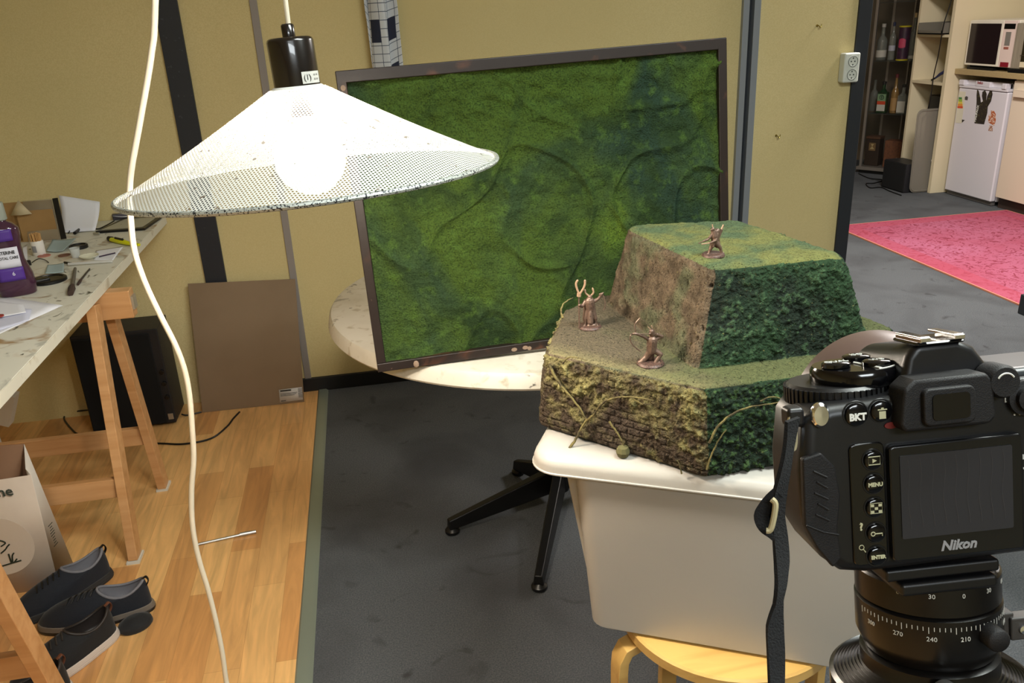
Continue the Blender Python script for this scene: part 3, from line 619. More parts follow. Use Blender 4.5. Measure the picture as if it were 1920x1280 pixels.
# propped sheet near the wall, more papers
pp = thing('propped_paper', 'white sheet leaning upright behind the cardboard carton', 'paper', (-1.05, 3.3, TZ))
q = [Yp(118, 372, 3.32), Yp(92, 366, 3.34), Yp(188, 376, 3.30), Yp(166, 413, 3.24), Yp(124, 416, 3.24)]
q = [Vector((-1.12, 3.25, TZ + .003)), Vector((-1.00, 3.24, TZ + .004)), Yp(187, 378, 3.36), Yp(110, 366, 3.36)]
MB().grid(lambda u, v: q[0].lerp(q[1], u).lerp(q[3].lerp(q[2], u), v) + Vector((0, .02 * math.sin(PI * v), 0)), 8, 8).build('sheet', pap, pp, solid=.0006, smooth=180)
sheet('folded_paper', 'white folded sheet at the wall end of the work table under the lampshade rim', [P2(196, 402), P2(250, 392), P2(262, 412), P2(215, 415)], .006, curl=.006)
sheet('note_paper', 'small white note with a dark pen line near the table edge, beyond the silver pen', [P2(176, 488), P2(212, 488), P2(232, 462), P2(180, 470)], .001)
MB_ = MB().tube([P2(186, 481, .004), P2(216, 474, .004)], .0022, 6); tag(MB_.build('pencil', M('dark_purple', '33243a', .5), origin=tuple(P2(200, 478))), 'thin dark pencil lying on the small white note', 'pencil')
sheet('white_card', 'white card standing up behind the mouthwash bottle', [P2(44, 497), P2(52, 497), P2(54, 470) + Vector((0, 0, .02)), P2(46, 475) + Vector((0, 0, .02))], .002)
# pens, brushes, knife
met = M('satin_metal', 'b5b5b2', .3, .8); dkh = M('dark_handle', '2c2624', .5)
pen = thing('scalpel', 'silver scalpel handle lying across the brushes', 'scalpel', tuple(P2(165, 494)))
MB().tube([P2(128, 495, .007), P2(200, 490, .006), P2(211, 489, .005)], [.0045, .0045, .0055], 10).build('handle', M('silver_pen', 'd0d0ce', .3, .4), pen)
MB().tube([P2(121, 492, .006), P2(136, 494, .006)], .004, 8).build('tip', black, pen)
for nm, lb, a, b_, tip, r0, r1 in (('paint_brush', 'thick round paint brush with dark bristles pointing to the front', (141, 503), (136, 535), (132, 550), .006, .008), ('paint_brush', 'thin dark paint brush to the right of the thick brush', (168, 504), (152, 524), (146, 533), .0032, .0036)):
    t = thing(nm, lb, 'brush', tuple(P2(*b_)))
    MB().tube([P2(*a, r0), P2(*b_, r0 + .001)], [r0 * .7, r0], 10).build('handle', M('grey_handle', '55514a', .5) if r0 > .005 else dkh, t)
    MB().tube([P2(*b_, r0 + .001), P2((b_[0] * 2 + tip[0]) / 3, (b_[1] * 2 + tip[1]) / 3, r0 + .002), P2(*tip, r0 + .001)], [r0, r1 * 1.25, r1], 10).build('bristles', M('bristle', '3a2a24', .9), t)
kn = thing('cutter_knife', 'yellow snap-off cutter knife lying on the work table', 'knife', tuple(P2(235, 454)))
MB().tube([P2(209, 449, .008), P2(222, 451, .009), P2(240, 456, .008), P2(261, 459, .006)], [.009, .0125, .009, .006], 10, flat=.8).build('handle', M('yellow_plastic', 'cfcf12', .4), kn)
MB().tube([P2(204, 447, .008), P2(210, 448, .008)], .009, 10).build('end_cap', black, kn)
MB().tube([P2(216, 446, .019), P2(230, 449, .019)], .004, 8).build('slider', black, kn)
# black rectangular stylus bar + tray behind it, charger and cables
tl = thing('tablet', 'thin dark framed tablet lying near the far end of the work table', 'tablet', tuple(P2(255, 425)))
a_, b_, c_, d_ = P2(180, 438), P2(272, 432), P2(303, 410), P2(235, 412)
def slab(pts, z0, z1): m = MB(); m.add([p + Vector((0, 0, z0)) for p in pts] + [p + Vector((0, 0, z1)) for p in pts], [(3, 2, 1, 0), (4, 5, 6, 7), (0, 1, 5, 4), (1, 2, 6, 5), (2, 3, 7, 6), (3, 0, 4, 7)]); return m
slab([a_, b_, c_, d_], .001, .009).build('case', black, tl)
sw = [a_.lerp(c_, .08), b_.lerp(d_, .10), c_.lerp(a_, .08), d_.lerp(b_, .10)]
slab(sw, .009, .0095).build('screen', M('grey_screen', '9a9a90', .25), tl)
MB().tube([P2(176, 438, .008), P2(186, 438, .008)], .005, 8).build('metal_tip', met, tl)
ch = thing('charger_block', 'dark charger brick with a looped cable under the lampshade rim', 'charger', tuple(P2(235, 412)))
MB().box(P2(226, 404, .012), (.06, .05, .022), (0, 0, .3)).build('housing', M('dark_grey_plastic', '3c3a44', .4), ch, bevel=.004)
MB().tube(smoothline([P2(214, 414, .006), P2(196, 424, .004), P2(182, 429, .004), P2(168, 424, .006), P2(150, 424, .012), P2(136, 428, .01), P2(128, 437, .004)], 5), .0025, 6).build('cable', black, ch)
MB().tube(smoothline([P2(226, 420, .006), P2(214, 425, .004), P2(210, 428, .006), P2(218, 427, .006), P2(228, 421, .008)], 5), .0022, 6).build('cable', black, ch)
MB().tube([P2(152, 428, .008), P2(140, 437, .006)], .006, 8).build('plug', black, ch)
for nm, lb, cxy, r, h, m, cat in (('oval_disc', 'small oval black lid on the work table near the clear dish', (148, 465), .030, .012, black, 'lid'), ('tape_roll', 'flat black round lens cap behind the paint brushes, nearest the bottle', (92, 527), .050, .010, black, 'cap'),
                      ('flat_token', 'flat dark red lid in front of the cocktail stick jar', (83, 480), .020, .003, M('red_flat', 'a86a5c', .6), 'lid'), ('round_disc', 'flat brown disc beside the clear plastic cup', (121, 479), .019, .003, M('brown_flat', '6d4a3c', .6), 'disc')):
    c = P2(*cxy); o = MB().lathe([(r, 0), (r, h * .8), (r * .93, h), (r * .8, h), (r * .78, h * .7), (0, h * .7)], 32, Matrix.Translation(c + Vector((0, 0, .0003)))).build(nm if nm != 'tape_roll' else 'lens_cap', m, origin=tuple(c)); tag(o, lb, cat)
c = P2(75, 532); tag(MB().box(c + Vector((0, 0, .009)), (.055, .035, .016), (0, 0, .5)).build('eraser', black, origin=tuple(c), bevel=.004), 'small black block under the edge of the round lens cap', 'block')
c = P2(143, 482); cup = MB().lathe([(.013, .0), (.016, .03), (.0175, .031), (.015, .03), (.012, .002), (0, .002)], 24, Matrix.Translation(c + Vector((0, 0, .0003)))).build('plastic_cup', M('clear_cup', 'd4d8d6', .1, alpha=.45, spec=.9), origin=tuple(c), smooth=50); tag(cup, 'small clear plastic cup beside the shallow cream dish', 'cup')
c = P2(168, 484); tag(MB().lathe([(.020, 0), (.029, .008), (.030, .010), (.027, .009), (.018, .003), (0, .003)], 28, Matrix.Translation(c + Vector((0, 0, .0003)))).build('dish', M('cream_dish', 'd0d0bc', .35), origin=tuple(c), smooth=50), 'shallow cream dish of paint water beyond the silver scalpel', 'dish')
tis = M('blue_tissue', 'a9bcc0', .7, alpha=.75)
sheet('plastic_bag', 'crumpled pale blue clear plastic bag beside the cocktail stick jar', [P2(88, 474), P2(120, 474), P2(145, 452), P2(100, 455)], .003, tis, curl=.004, cat='bag')
sheet('clear_sleeve', 'clear plastic sleeve left of the scalpel', [P2(85, 515), P2(120, 512), P2(121, 496), P2(90, 500)], .002, tis, curl=.002, cat='sleeve')
MB_ = MB().tube(smoothline([P2(60, 492, .003), P2(72, 485, .006), P2(84, 487, .004), P2(91, 492, .003)], 5), .0015, 6); tag(MB_.build('thin_wire', black, origin=tuple(P2(75, 488))), 'thin black wire curled beside the bottle label', 'wire')
c = P2(55, 497); tag(MB().lathe([(.007, 0), (.007, .014), (.005, .016)], 14, Matrix.Translation(c + Vector((0, 0, .0003)))).build('tiny_cylinder', black, origin=tuple(c)), 'tiny black and white cap right of the mouthwash bottle', 'cap')
wl = MB()
wl.tube([P2(-2 + 12 * math.cos(t), 516 + 12 * math.sin(t) , .004 + .002 * math.sin(3 * t)) for t in [k * PI / 8 for k in range(24)]], .002, 6); tag(wl.build('wire_coil', M('green_black', '1b231f', .5), origin=tuple(P2(0, 516))), 'loops of dark wire at the left edge beside the bottle', 'wire')
# ================================================================ UNDER THE TABLE
sp = thing('floor_speaker', 'large black speaker box on the wood floor under the work table', 'speaker', (-1.02, 3.20, 0))
bkw = M('black_vinyl', '1b1b1e', .5); blk = M('black_cloth', '0b0b0c', .95)
SA, SB = (-1.180, 3.250), (-.865, 3.232)
MB().bb((-1.183, 3.245, .012), (-.862, 3.42, .42)).build('cabinet', bkw, sp, bevel=.004)
MB().bb((-1.178, 3.238, .016), (-.895, 3.246, .405)).build('grille', blk, sp, bevel=.003)
for x in (-1.15, -.90):
    MB().bb((x - .015, 3.27, .003), (x + .015, 3.30, .012)).build('foot', black, sp)
kb = MB()
for z in (.24, .19, .13): kb.lathe([(.009, 0), (.009, .010), (.007, .012)], 14, Matrix.Translation((-.876, 3.245, z)) @ Matrix.Rotation(PI / 2, 4, 'X'))
kb.build('control_knobs', M('shiny_black', '101012', .2), sp)
MB().bb((-.888, 3.241, .030), (-.868, 3.246, .055)).build('badge', met, sp)
c1 = MB().tube(smoothline([Vector((-1.19, 3.38, .05)), Zp(137, 772, .02), Zp(120, 783, .007), Zp(135, 805, .007), Zp(150, 815, .007), Zp(190, 824, .007), Zp(240, 830, .007), Zp(300, 831, .007), Zp(345, 832, .007), Zp(395, 822, .007), Zp(425, 800, .007), Zp(437, 785, .007), Zp(449, 772, .007)], 6), .0038, 8)
tag(c1.build('speaker_cable', black, origin=tuple(Zp(300, 831))), 'black cable looping across the wood floor in front of the speaker', 'cable')
c2 = MB().tube(smoothline([Vector((-.85, 3.30, .02)), Zp(352, 778, .007), Zp(378, 772, .007)], 4), .0035, 8); tag(c2.build('short_cable', black, origin=tuple(Zp(352, 778))), 'short black cable between the speaker and the cardboard sheet', 'cable')
cs = thing('hardboard_sheet', 'brown board leaning against the wall beside the speaker', 'board', tuple(Zp(476, 763)))
A_, B_, C_, D_ = Vector((-.775, 3.33, .004)), Vector((-.357, 3.32, .004)), Yp(553, 523, 3.405), Yp(352, 532, 3.405)
u_ = (B_ - A_).normalized(); nrm = u_.cross(D_ - A_).normalized()
g = MB(); off_ = nrm * -.004
g.add([A_, B_, C_, D_] + [p - nrm * .006 for p in (A_, B_, C_, D_)], [(0, 1, 2, 3), (7, 6, 5, 4), (0, 4, 5, 1), (1, 5, 6, 2), (2, 6, 7, 3), (3, 7, 4, 0)])
g.build('board', M('hardboard', '857058', .75, layers=[(4, '7d6850', .4, .7, 3, 0)]), cs)
vv_ = (D_ - A_).normalized(); fm = frame(B_ + nrm * .0006 * (1 if nrm.y < 0 else -1), u_, vv_)
fs = 1
lbq = [(-.100, .008), (-.004, .010), (-.004, .066), (-.100, .064)]
nn2 = nrm if nrm.y < 0 else -nrm
g = MB(); g.add([B_ + u_ * x + vv_ * z + nn2 * .0008 for x, z in lbq], [(0, 1, 2, 3)]); lb_ = g.build('paper_label', M('label_paper', 'c9c6c2', .7), cs, solid=.0004)
fm = Matrix.Translation(B_ + nn2 * .0014) @ Matrix((u_, vv_, nn2)).transposed().to_4x4()
g = MB()
for x, z, w_, h_ in ((-.072, .058, .045, .006), (-.060, .046, .070, .0018), (-.062, .041, .066, .0018), (-.066, .036, .058, .0018), (-.085, .014, .020, .003)): g.box(fm @ Vector((x, z, 0)), (w_, h_, .0003), fm.to_3x3())
g.build('label_lines', tb, lb_)
txt('label_print', '|||||||||', .018, tb, lb_, fm @ Matrix.Translation((-.014, .042, 0)) @ Matrix.Rotation(PI / 2, 4, 'Z'), bold=.0002)
# silver rod on the floor
rod = thing('steel_rod', 'thin silver screwdriver shaft lying on the wood floor', 'rod', tuple(Zp(430, 1007)))
MB().tube([Zp(372, 1020, .009), Zp(452, 1002, .009)], .0040, 10).build('shaft', met, rod); MB().tube([Zp(450, 1002, .010), Zp(480, 996, .010)], [.0065, .0055], 10).build('collar', met, rod)
# paper bag
bag = thing('paper_bag', 'white paper carrier bag with a drawn branch in a circle under the work table', 'bag', (-1.15, 2.26, .003))
bgm = M('bag_paper', 'c7b8a8', .8, layers=[(6, 'bba999', .4, .7, 4, 0)]); bgi = M('bag_inside', '7a5a42', .85)
yF, yB = 2.215, 2.32
f0 = Vector((-1.005, yF, .003)); f1 = Yp(58, 890, yF + .005); b0 = Vector((-.995, yB, .003)); b1 = Yp(45, 832, yB)
fl0 = Vector((-1.33, yF, .003)); fl1 = Vector((-1.33, yF, f1.z - .01)); bl0 = Vector((-1.33, yB, .003)); bl1 = Vector((-1.33, yB, b1.z + .02))
mid0 = Vector((-1.035, (yF + yB) / 2, .003)); mid1 = f1.lerp(b1, .5) + Vector((-.012, 0, -.03))
g = MB(); g.add([fl0, f0, f1, fl1], [(0, 1, 2, 3)]); fp = g.build('front_panel', bgm, bag, solid=.0012)
g = MB(); g.add([f0, mid0, b0, b1, mid1, f1], [(0, 1, 4, 5), (1, 2, 3, 4)]); g.build('gusset', M('bag_gusset', 'cfc6bb', .8), bag, solid=.0012)
g = MB(); g.add([bl0, b0, b1, bl1], [(0, 1, 2, 3)]); g.add([fl0, f0, b0, bl0], [(0, 1, 2, 3)]); g.add([fl0, fl1, bl1, bl0], [(0, 1, 2, 3)]); g.build('back_panel', bgi, bag, solid=.0012)
yy = yF - .0015
cc_ = Yp(-4, 1025, yy); rr_ = (Yp(62, 1012, yy) - cc_).length
g = MB(); g.lathe([(rr_, 0), (rr_, .0005), (0, .0005)], 48, Matrix.Translation(cc_) @ Rx); ci = g.build('printed_circle', M('print_offwhite', 'd8ccc0', .8), bag); ci['label'] = 'off-white printed circle'
gm = M('print_dark_green', '2b3226', .8)
txt('bag_print', 'ne', .042, M('print_green_grey', '3c4740', .8), fp, Matrix.Translation(Yp(9, 922, yy)) @ Rx, bold=.0008)
g = MB(); yy2 = yy - .0008
for pts in (((-8, 1012), (4, 1014), (10, 1018), (2, 1024)), ((2, 1037), (10, 1030), (14, 1024), (18, 1020)), ((0, 1062), (20, 1056), (40, 1050)), ((22, 1056), (18, 1044), (16, 1038)), ((24, 1054), (23, 1042), (26, 1036)), ((27, 1054), (32, 1047))):
    g.tube(smoothline([Yp(x, y, yy2) for x, y in pts], 3), .0022, 5)
g.build('branch_drawing', gm, ci)
g = MB(); gm4 = Matrix.Translation(f0.lerp(b0, .35) + Vector((.004, 0, .16))) @ Matrix.Rotation(math.radians(80), 4, 'Z')
for k in range(9):
    wl_ = random.uniform(.012, .024); g.box(gm4 @ Vector((0, -.0006, .03 - k * .0085)), (wl_, .0006, .0022), gm4.to_3x3())
g.build('small_print_lines', gm, bag)
# white edge at far left under table
tag(MB().box((-1.36, 2.95, .29), (.10, .05, .12), (0, .4, 0)).bb((-1.45, 2.93, .003), (-1.40, 2.98, .30)).build('white_bracket', M('white_plastic', 'c9c4b8', .5), origin=(-1.42, 2.95, .003)), 'white plastic piece cut off by the left edge under the work table', 'bracket')
# ================================================================ SHOES
shb = M('black_mesh_fabric', '17181b', .85, bump=[(500, .4, .001)], sheen=.1); navy = M('navy_mesh_fabric', '151a24', .85, bump=[(400, .5, .001)], sheen=.1); gry = M('grey_lining', '75757c', .9)
def shoe(label, heel, toe, up, lining, solec, tab=None, Ls=1.0, hh=.085, group=None, midc=None, gap=None):
    heel = Vector(heel); toe = Vector(toe); heel.z = toe.z = .0035; d = (toe - heel); L_ = d.length; ang = math.atan2(d.y, d.x)
    t = thing('shoe', label, 'shoe', tuple(heel), ang, group)
    W_ = .052
    def outl(a, s=1.0):  # x along the shoe 0..L, egg shaped
        c, s_ = math.cos(a), math.sin(a); x = L_ / 2 * (1 + c)
        wv = (.80 + .26 * max(0, math.sin((x / L_ - .25) * PI * .9))) * W_
        k = abs(s_) ** .8 * (1 if s_ > 0 else -1)
        return Vector((L_ / 2 + L_ / 2 * c * s, wv * k * s, 0))
    n = 40; m = 10; v = []
    oc = L_ * .245; orr = L_ * .20
    for j in range(m + 1):
        q = j / m
        for k in range(n):
            a = 2 * PI * k / n; p = outl(a, .97); op = Vector((oc + orr * math.cos(a), .030 * math.sin(a), 0))
            cA = math.cos(a); zt = hh + .014 * ((1 - cA) / 2) ** 3 - .015 * math.sin(a) ** 2 + .010 * ((1 + cA) / 2) ** 3
            h_ = q ** 1.6; x = p.x + (op.x - p.x) * h_; y = p.y + (op.y - p.y) * h_
            fw_ = max(0, math.cos(a)); zz = .022 + (zt - .022) * (math.sin(q * PI / 2) ** (1.0 + .0 * fw_) * (1 - fw_) + fw_ * (.55 * math.sin(q * PI / 2) ** .7 + .45 * q ** 1.5))
            v.append((x, y, zz))
    f = [(j * n + k, j * n + (k + 1) % n, (j + 1) * n + (k + 1) % n, (j + 1) * n + k) for j in range(m) for k in range(n)]
    upo = MB().add(v, f).build('upper', up, t, local=True, smooth=180)
    rim = [Vector(v[m * n + k]) for k in range(n)]
    # lining
    lv = []; 
    for j in range(6):
        q = j / 5; lv += [tuple(Vector((oc, 0, 0)) + (Vector((p.x, p.y, 0)) - Vector((oc, 0, 0))) * (.93 + .06 * math.sin(PI * q)) + Vector((0, 0, p.z + .001 - (p.z - .035) * q))) for p in rim]
    lf = [(j * n + k, j * n + (k + 1) % n, (j + 1) * n + (k + 1) % n, (j + 1) * n + k) for j in range(5) for k in range(n)]; lf.append(tuple(range(5 * n, 6 * n)))
    MB().add(lv, lf).build('lining', lining, t, local=True, smooth=180)
    MB().tube(rim, .0038, 8, closed=True).build('collar', lining, t, local=True, smooth=180)
    sl = [outl(2 * PI * k / 48, 1.0) for k in range(48)]
    MB().prism([(p.x, p.y) for p in sl], .0, .010, top=[((p.x - L_ / 2) * 1.02 + L_ / 2, p.y * 1.03) for p in sl]).build('outsole', midc or solec, t, local=True, bevel=.002)
    MB().prism([((p.x - L_ / 2) * 1.02 + L_ / 2, p.y * 1.03) for p in sl], .0095, .026, top=[((p.x - L_ / 2) * .99 + L_ / 2, p.y * .99) for p in sl]).build('midsole', solec, t, local=True, bevel=.003)
    for k in range(5):
        x = oc + orr + .008 + k * L_ * .055; q_ = ((L_ - x) / (L_ - oc - orr)) ** (1 / 1.6); z = .022 + (hh + .010 - .022) * (.55 * math.sin(q_ * PI / 2) ** .7 + .45 * q_ ** 1.5); w_ = .018
        MB().tube(smoothline([Vector((x - .006, -w_, z - .007)), Vector((x, 0, z + .002)), Vector((x + .008, w_, z - .007))], 4), .0022, 6).build('lace', dkh if up is not navy else black, t, local=True)
    p = Vector((oc - orr, 0, hh + .012))
    g = MB(); g.tube(smoothline([p + Vector((-.002, 0, -.022)), p + Vector((-.012, 0, -.006)), p + Vector((-.008, 0, .008)), p + Vector((.004, 0, .002))], 4), .006, 8, flat=.3, up=(1, 0, 0))
    g.build('pull_tab', tab or black, t, local=True)
    return t
brn = M('brown_leather', '6b3f2a', .6)
grp = None
shoe('dark navy running shoe with a grey lining, nearest the paper bag', Zp(212, 1077), Zp(20, 1178), navy, gry, M('sole_dark', '2b2b2c', .7))
shoe('dark running shoe with a grey lining and a grey heel sole, rightmost of the shoes', Zp(292, 1140), Zp(75, 1182), navy, gry, M('sole_grey', '6b6259', .7), midc=black)
shoe('black white-soled shoe with brown heel tab, in full view on the wood floor', Zp(226, 1204) + Vector((-.012, .035, 0)), Zp(226, 1204) + Vector((-.215, -.155, 0)), shb, dkh, M('sole_white', 'cfc3ba', .6), tab=brn)
shoe('black white-soled shoe with brown heel tab, partly hidden behind the near trestle leg', (-.842, 1.780, 0), (-1.034, 1.576, 0), shb, dkh, M('sole_white', 'cfc3ba', .6), tab=brn)
c = Zp(256, 1176); tag(MB().lathe([(.0, .0), (.032, .0), (.036, .006), (.034, .018), (.020, .027), (0, .029)], 24, Matrix.Translation(c + Vector((.0, .0, .0035))) @ Matrix.Rotation(.5, 4, 'Z') @ Matrix.Scale(1.25, 4, (1, 0, 0))).build('rolled_sock', shb, origin=tuple(c), smooth=180), 'rounded black rolled sock under the heel of the rightmost shoe', 'sock')
# ================================================================ PHOTO CAMERA ON A TRIPOD
NM = Matrix.Translation((.246, .286, 1.291)) @ Matrix.Rotation(-.126, 4, 'Z') @ Matrix.Rotation(-.253, 4, 'X') @ Matrix.Rotation(-.037, 4, 'Y')
nk = thing('photo_camera', 'black digital SLR camera seen from behind, mounted on the tripod', 'camera', matrix=NM)
cb_ = M('camera_black', '0c0c0e', .40, bump=[(1500, .12, .0002)], spec=.6); rub = M('camera_rubber', '0e0c0d', .62, bump=[(1800, .5, .0004)]); gls = M('gloss_black', '08080a', .12, spec=.7); ptw = M('print_camera', 'c8c8c0', .6); chrome = M('chrome', 'eef0f4', .15, 1)
mm = lambda *a: tuple(x * .001 for x in a)
YX = Matrix(((1, 0, 0, 0), (0, 0, 1, 0), (0, 1, 0, 0), (0, 0, 0, 1)))  # prism z -> local y
def pr_xz(poly, y0, y1, top=None):
    return MB().prism([mm(a, b) for a, b in poly], y0 * .001, y1 * .001, YX, [mm(a, b) for a, b in top] if top else None)
bodyp = [(-66, 37), (-62, 42), (-54, 44.5), (-24, 46), (-20, 49), (66, 49), (74, 44), (76, 20), (76, -20), (70, -34), (-40, -36), (-52, -34), (-60, -27), (-66, -16), (-69, -6), (-69, 16)]
pr_xz(bodyp, 0, 46, [(a * .97, b) for a, b in bodyp]).build('body', cb_, nk, local=True, bevel=.006, segs=4)
kn_ = MB(); 
for k in range(54):
    a = 2 * PI * k / 54; kn_.box((-.038 + .0237 * math.cos(a), .030 + .0237 * math.sin(a), .0445), (.0016, .0015, .0075), (0, 0, a))
kn_.lathe([(.0235, .036), (.0235, .0480), (.0220, .0495)], 54, Matrix.Translation(mm(-38, 30, 0))); kn_.build('knurled_ring', cb_, nk, local=True, smooth=20)
dl = MB().lathe([(.0195, .0485), (.0202, .050), (.0202, .0545), (.0190, .0565), (0, .057)], 48, Matrix.Translation(mm(-30, 28, 0))).build('mode_dial', gls, nk, local=True, smooth=40)
for k, s_ in enumerate(('QUAL', 'WB', 'ISO')):
    a = math.radians(200 + k * 110); c = Vector((-.030 + .0110 * math.cos(a), .028 + .0110 * math.sin(a), .057))
    b_ = MB().lathe([(.0065, 0), (.0065, .0016), (.0055, .0022), (0, .0022)], 20, Matrix.Translation(c)).build('dial_button', gls, dl, local=True)
    txt('dial_print', s_, .0042, ptw, dl, Matrix.Translation(c + Vector((0, 0, .0024))), local=True)
g = MB(); g.tube([Vector((-.030, .028, .0573)), Vector((-.025, .010, .0568))], .0006, 5); g.tube([Vector((-.030 + .0186 * math.cos(t), .028 + .0186 * math.sin(t), .0568)) for t in [math.radians(-80 + 6 * k) for k in range(20)]], .0004, 5); g.build('dial_lines', ptw, dl, local=True)
# prism hump
hp = [(-24, 30), (-20, 48), (-17, 62), (-12, 67.5), (7, 68), (15, 64), (22, 54), (30, 34)]
pr_xz(hp, 4, 62, [(-22, 30), (-17, 44), (-13, 56), (-9, 60), (8, 60), (14, 56), (18, 46), (24, 34)]).build('prism_housing', cb_, nk, local=True, bevel=.004, segs=4)
hs = MB().bb(mm(-13, 2, 66.5), mm(9, 24, 68.2)).build('hot_shoe', gls, nk, local=True, bevel=.001)
for x0, x1 in ((-12, -7.5), (3.5, 8)):
    g = MB().bb(mm(x0, 1, 69.6), mm(x1, 23, 70.8)); g.bb(mm(x0 if x0 < -8 else x1 - 1.2, 1, 68), mm(x0 + 1.2 if x0 < -8 else x1, 23, 70)); g.bb(mm(x0, .2, 68.4), mm(x1, 1.6, 70.4)); g.build('rail', chrome, hs, local=True, bevel=.0003)
# eyecup and viewfinder
ec = [(-27, 34), (-25, 31), (13, 31), (16, 34), (15, 50), (12, 54), (-20, 54), (-25, 50)]
pr_xz([(a * 1, b) for a, b in ec], -9, 6).build('eyecup', rub, nk, local=True, bevel=.003)
pr_xz(rrect(-18, 33.5, 5, 50, 3), -12, -8).build('eyepiece_frame', rub, nk, local=True, bevel=.001)
pr_xz(rrect(-14.5, 36, 2, 47.5, 2), -12.6, -11.9).build('viewfinder_glass', gls, nk, local=True)
MB().lathe([(.0075, 0), (.0075, .010), (.0065, .012), (0, .012)], 24, Matrix.Translation(mm(20, 3, 49)) @ Matrix.Rotation(PI / 2, 4, 'X')).build('diopter_knob', rub, nk, local=True)
g = MB(); g.tube([Vector(mm(20 + 4 * math.cos(t), -9.4, 49 + 4 * math.sin(t))) for t in [math.radians(30 + 12 * k) for k in range(11)]], .0004, 5); g.build('diopter_mark', ptw, nk, local=True)
# rear panel and screen
pr_xz(rrect(-30, -30, 31, 24, 2.5), -3.5, .5).build('screen_cover', M('screen_cover', '101113', .22, spec=.6), nk, local=True, bevel=.0012)
scr = pr_xz(rrect(-25.6, -19.2, 25.6, 19.2, .8), -3.9, -3.4).build('screen', M('lcd_grey', '2c2c30', .3), nk, local=True)
g = MB()
for k in range(9):
    x = -22 + k * 5.4; g.tube([Vector(mm(x + .6 * math.sin(q), -3.95, 17.5 - q * 4)) for q in range(9)], .00008, 4)
g.build('screen_scratches', M('scratch', '48484b', .5), scr, local=True)
nb = Matrix.Translation(mm(0, -3.7, -24.6)) @ Rx
txt('brand_print', 'Nikon', .0062, M('print_grey', '8c8c8e', .5), nk, nb, bold=.00022, local=True, shear=.25, kx=1.05)
pr_xz(rrect(-47, -31, -31, 26, 3), -1.2, .5).build('button_panel', gls, nk, local=True, bevel=.0008)
def button(x, z, r=4.0, y=-1.2, h=1.3, nm='button'):
    MB().tube([Vector(mm(x + (r + .7) * math.cos(t), y, z + (r + .7) * math.sin(t))) for t in [2 * PI * k / 28 for k in range(28)]], .00045, 6, closed=True).build('button_ring', cb_, nk, local=True)
    return MB().lathe([(r * .001, 0), (r * .001, h * .001), (r * .00085, h * .0013), (0, h * .0013)], 24, Matrix.Translation(mm(x, y, z)) @ Rx).build(nm, gls, nk, local=True, smooth=40)
def BP(x, z, y=-3.2): return Matrix.Translation(mm(x, y, z)) @ Rx
zs = (18.2, 7.2, -3.8, -15.6, -26.6)
bs = [button(-36.7, z) for z in zs]
cr_ = M('print_cream', 'b9b896', .6)
def outline(pts, y, r, par, mat=cr_, closed=True): return MB().tube([Vector(mm(a, y, b)) for a, b in pts], r * .001, 5, closed=closed).build('icon', mat, par, local=True)
outline([(-39.3, 20), (-34.1, 20), (-34.1, 16.4), (-39.3, 16.4)], -3.0, .28, bs[0])
MB().prism([mm(-37.6, 17.2), mm(-35.6, 18.2), mm(-37.6, 19.2)], -.0032, -.0030, YX).build('icon', cr_, bs[0], local=True)
txt('icon_text', 'MENU', .0024, cr_, bs[1], BP(-36.7, 7.2), bold=.00012, local=True)
g = MB()
for i in range(3):
    for j in range(3):
        if (i + j) % 2 == 0 or (i == 1 and j == 1): g.bb(mm(-39.2 + 1.75 * i, -3.2, -5.9 + 1.45 * j), mm(-37.7 + 1.75 * i, -3.0, -4.7 + 1.45 * j))
g.build('icon', cr_, bs[2], local=True); outline([(-39.4, -1.4), (-34, -1.4), (-34, -6.1), (-39.4, -6.1)], -3.0, .18, bs[2])
outline([(-38.6 + .9 * math.cos(t), -15.6 + .9 * math.sin(t)) for t in [2 * PI * k / 12 for k in range(12)]], -3.0, .25, bs[3])
outline([(-37.6, -15.6), (-34.4, -15.6), (-34.4, -16.8)], -3.0, .25, bs[3], closed=False)
txt('icon_text', 'ENTER', .0022, cr_, bs[4], BP(-36.7, -26.6), bold=.00012, local=True)
txt('panel_print', '?', .0048, cr_, nk, BP(-43.2, -12.4, -1.4), bold=.0002, local=True)
g = MB(); g.tube([Vector(mm(-43.4 + 1.1 * math.cos(t), -1.4, -22 + 1.1 * math.sin(t))) for t in [2 * PI * k / 14 for k in range(14)]], .0002, 5, closed=True); g.tube([Vector(mm(-42.6, -1.4, -22.9)), Vector(mm(-41.6, -1.4, -24.4))], .00025, 5); g.build('magnifier_icon', cr_, nk, local=True)
b1_ = button(-42.9, 39.4, 5.0, .2, 1.6); b2_ = button(-31.6, 39.8, 4.6, .2, 1.6)
txt('icon_text', 'BKT', .0042, M('print_bright', 'e0e0d8', .6), b1_, BP(-42.9, 38.4, -2.2), bold=.0002, local=True)
g = MB().bb(mm(-33.2, -2.2, 36.6), mm(-30.2, -2.0, 40)).bb(mm(-33.8, -2.2, 40.5), mm(-29.6, -2.0, 41.0)).bb(mm(-32.3, -2.2, 41), mm(-31.1, -2.0, 41.6)); g.build('icon', cr_, b2_, local=True)
MB().lathe([(.0030, 0), (.0030, .0006), (0, .0006)], 16, Matrix.Translation(mm(-27.3, -.2, 32.8)) @ Rx @ Matrix.Scale(.5, 4, (0, 1, 0))).build('red_format_mark', M('mark_red', '6a1814', .6), nk, local=True)
lug = MB().lathe([(.0056, 0), (.0056, .0018), (.0045, .003), (0, .0034)], 24, Matrix.Translation(mm(-59.5, -.2, 41)) @ Rx @ Matrix.Scale(.72, 4, (1, 0, 0))).build('flash_socket', chrome, nk, local=True); lug['label'] = 'chrome round socket'
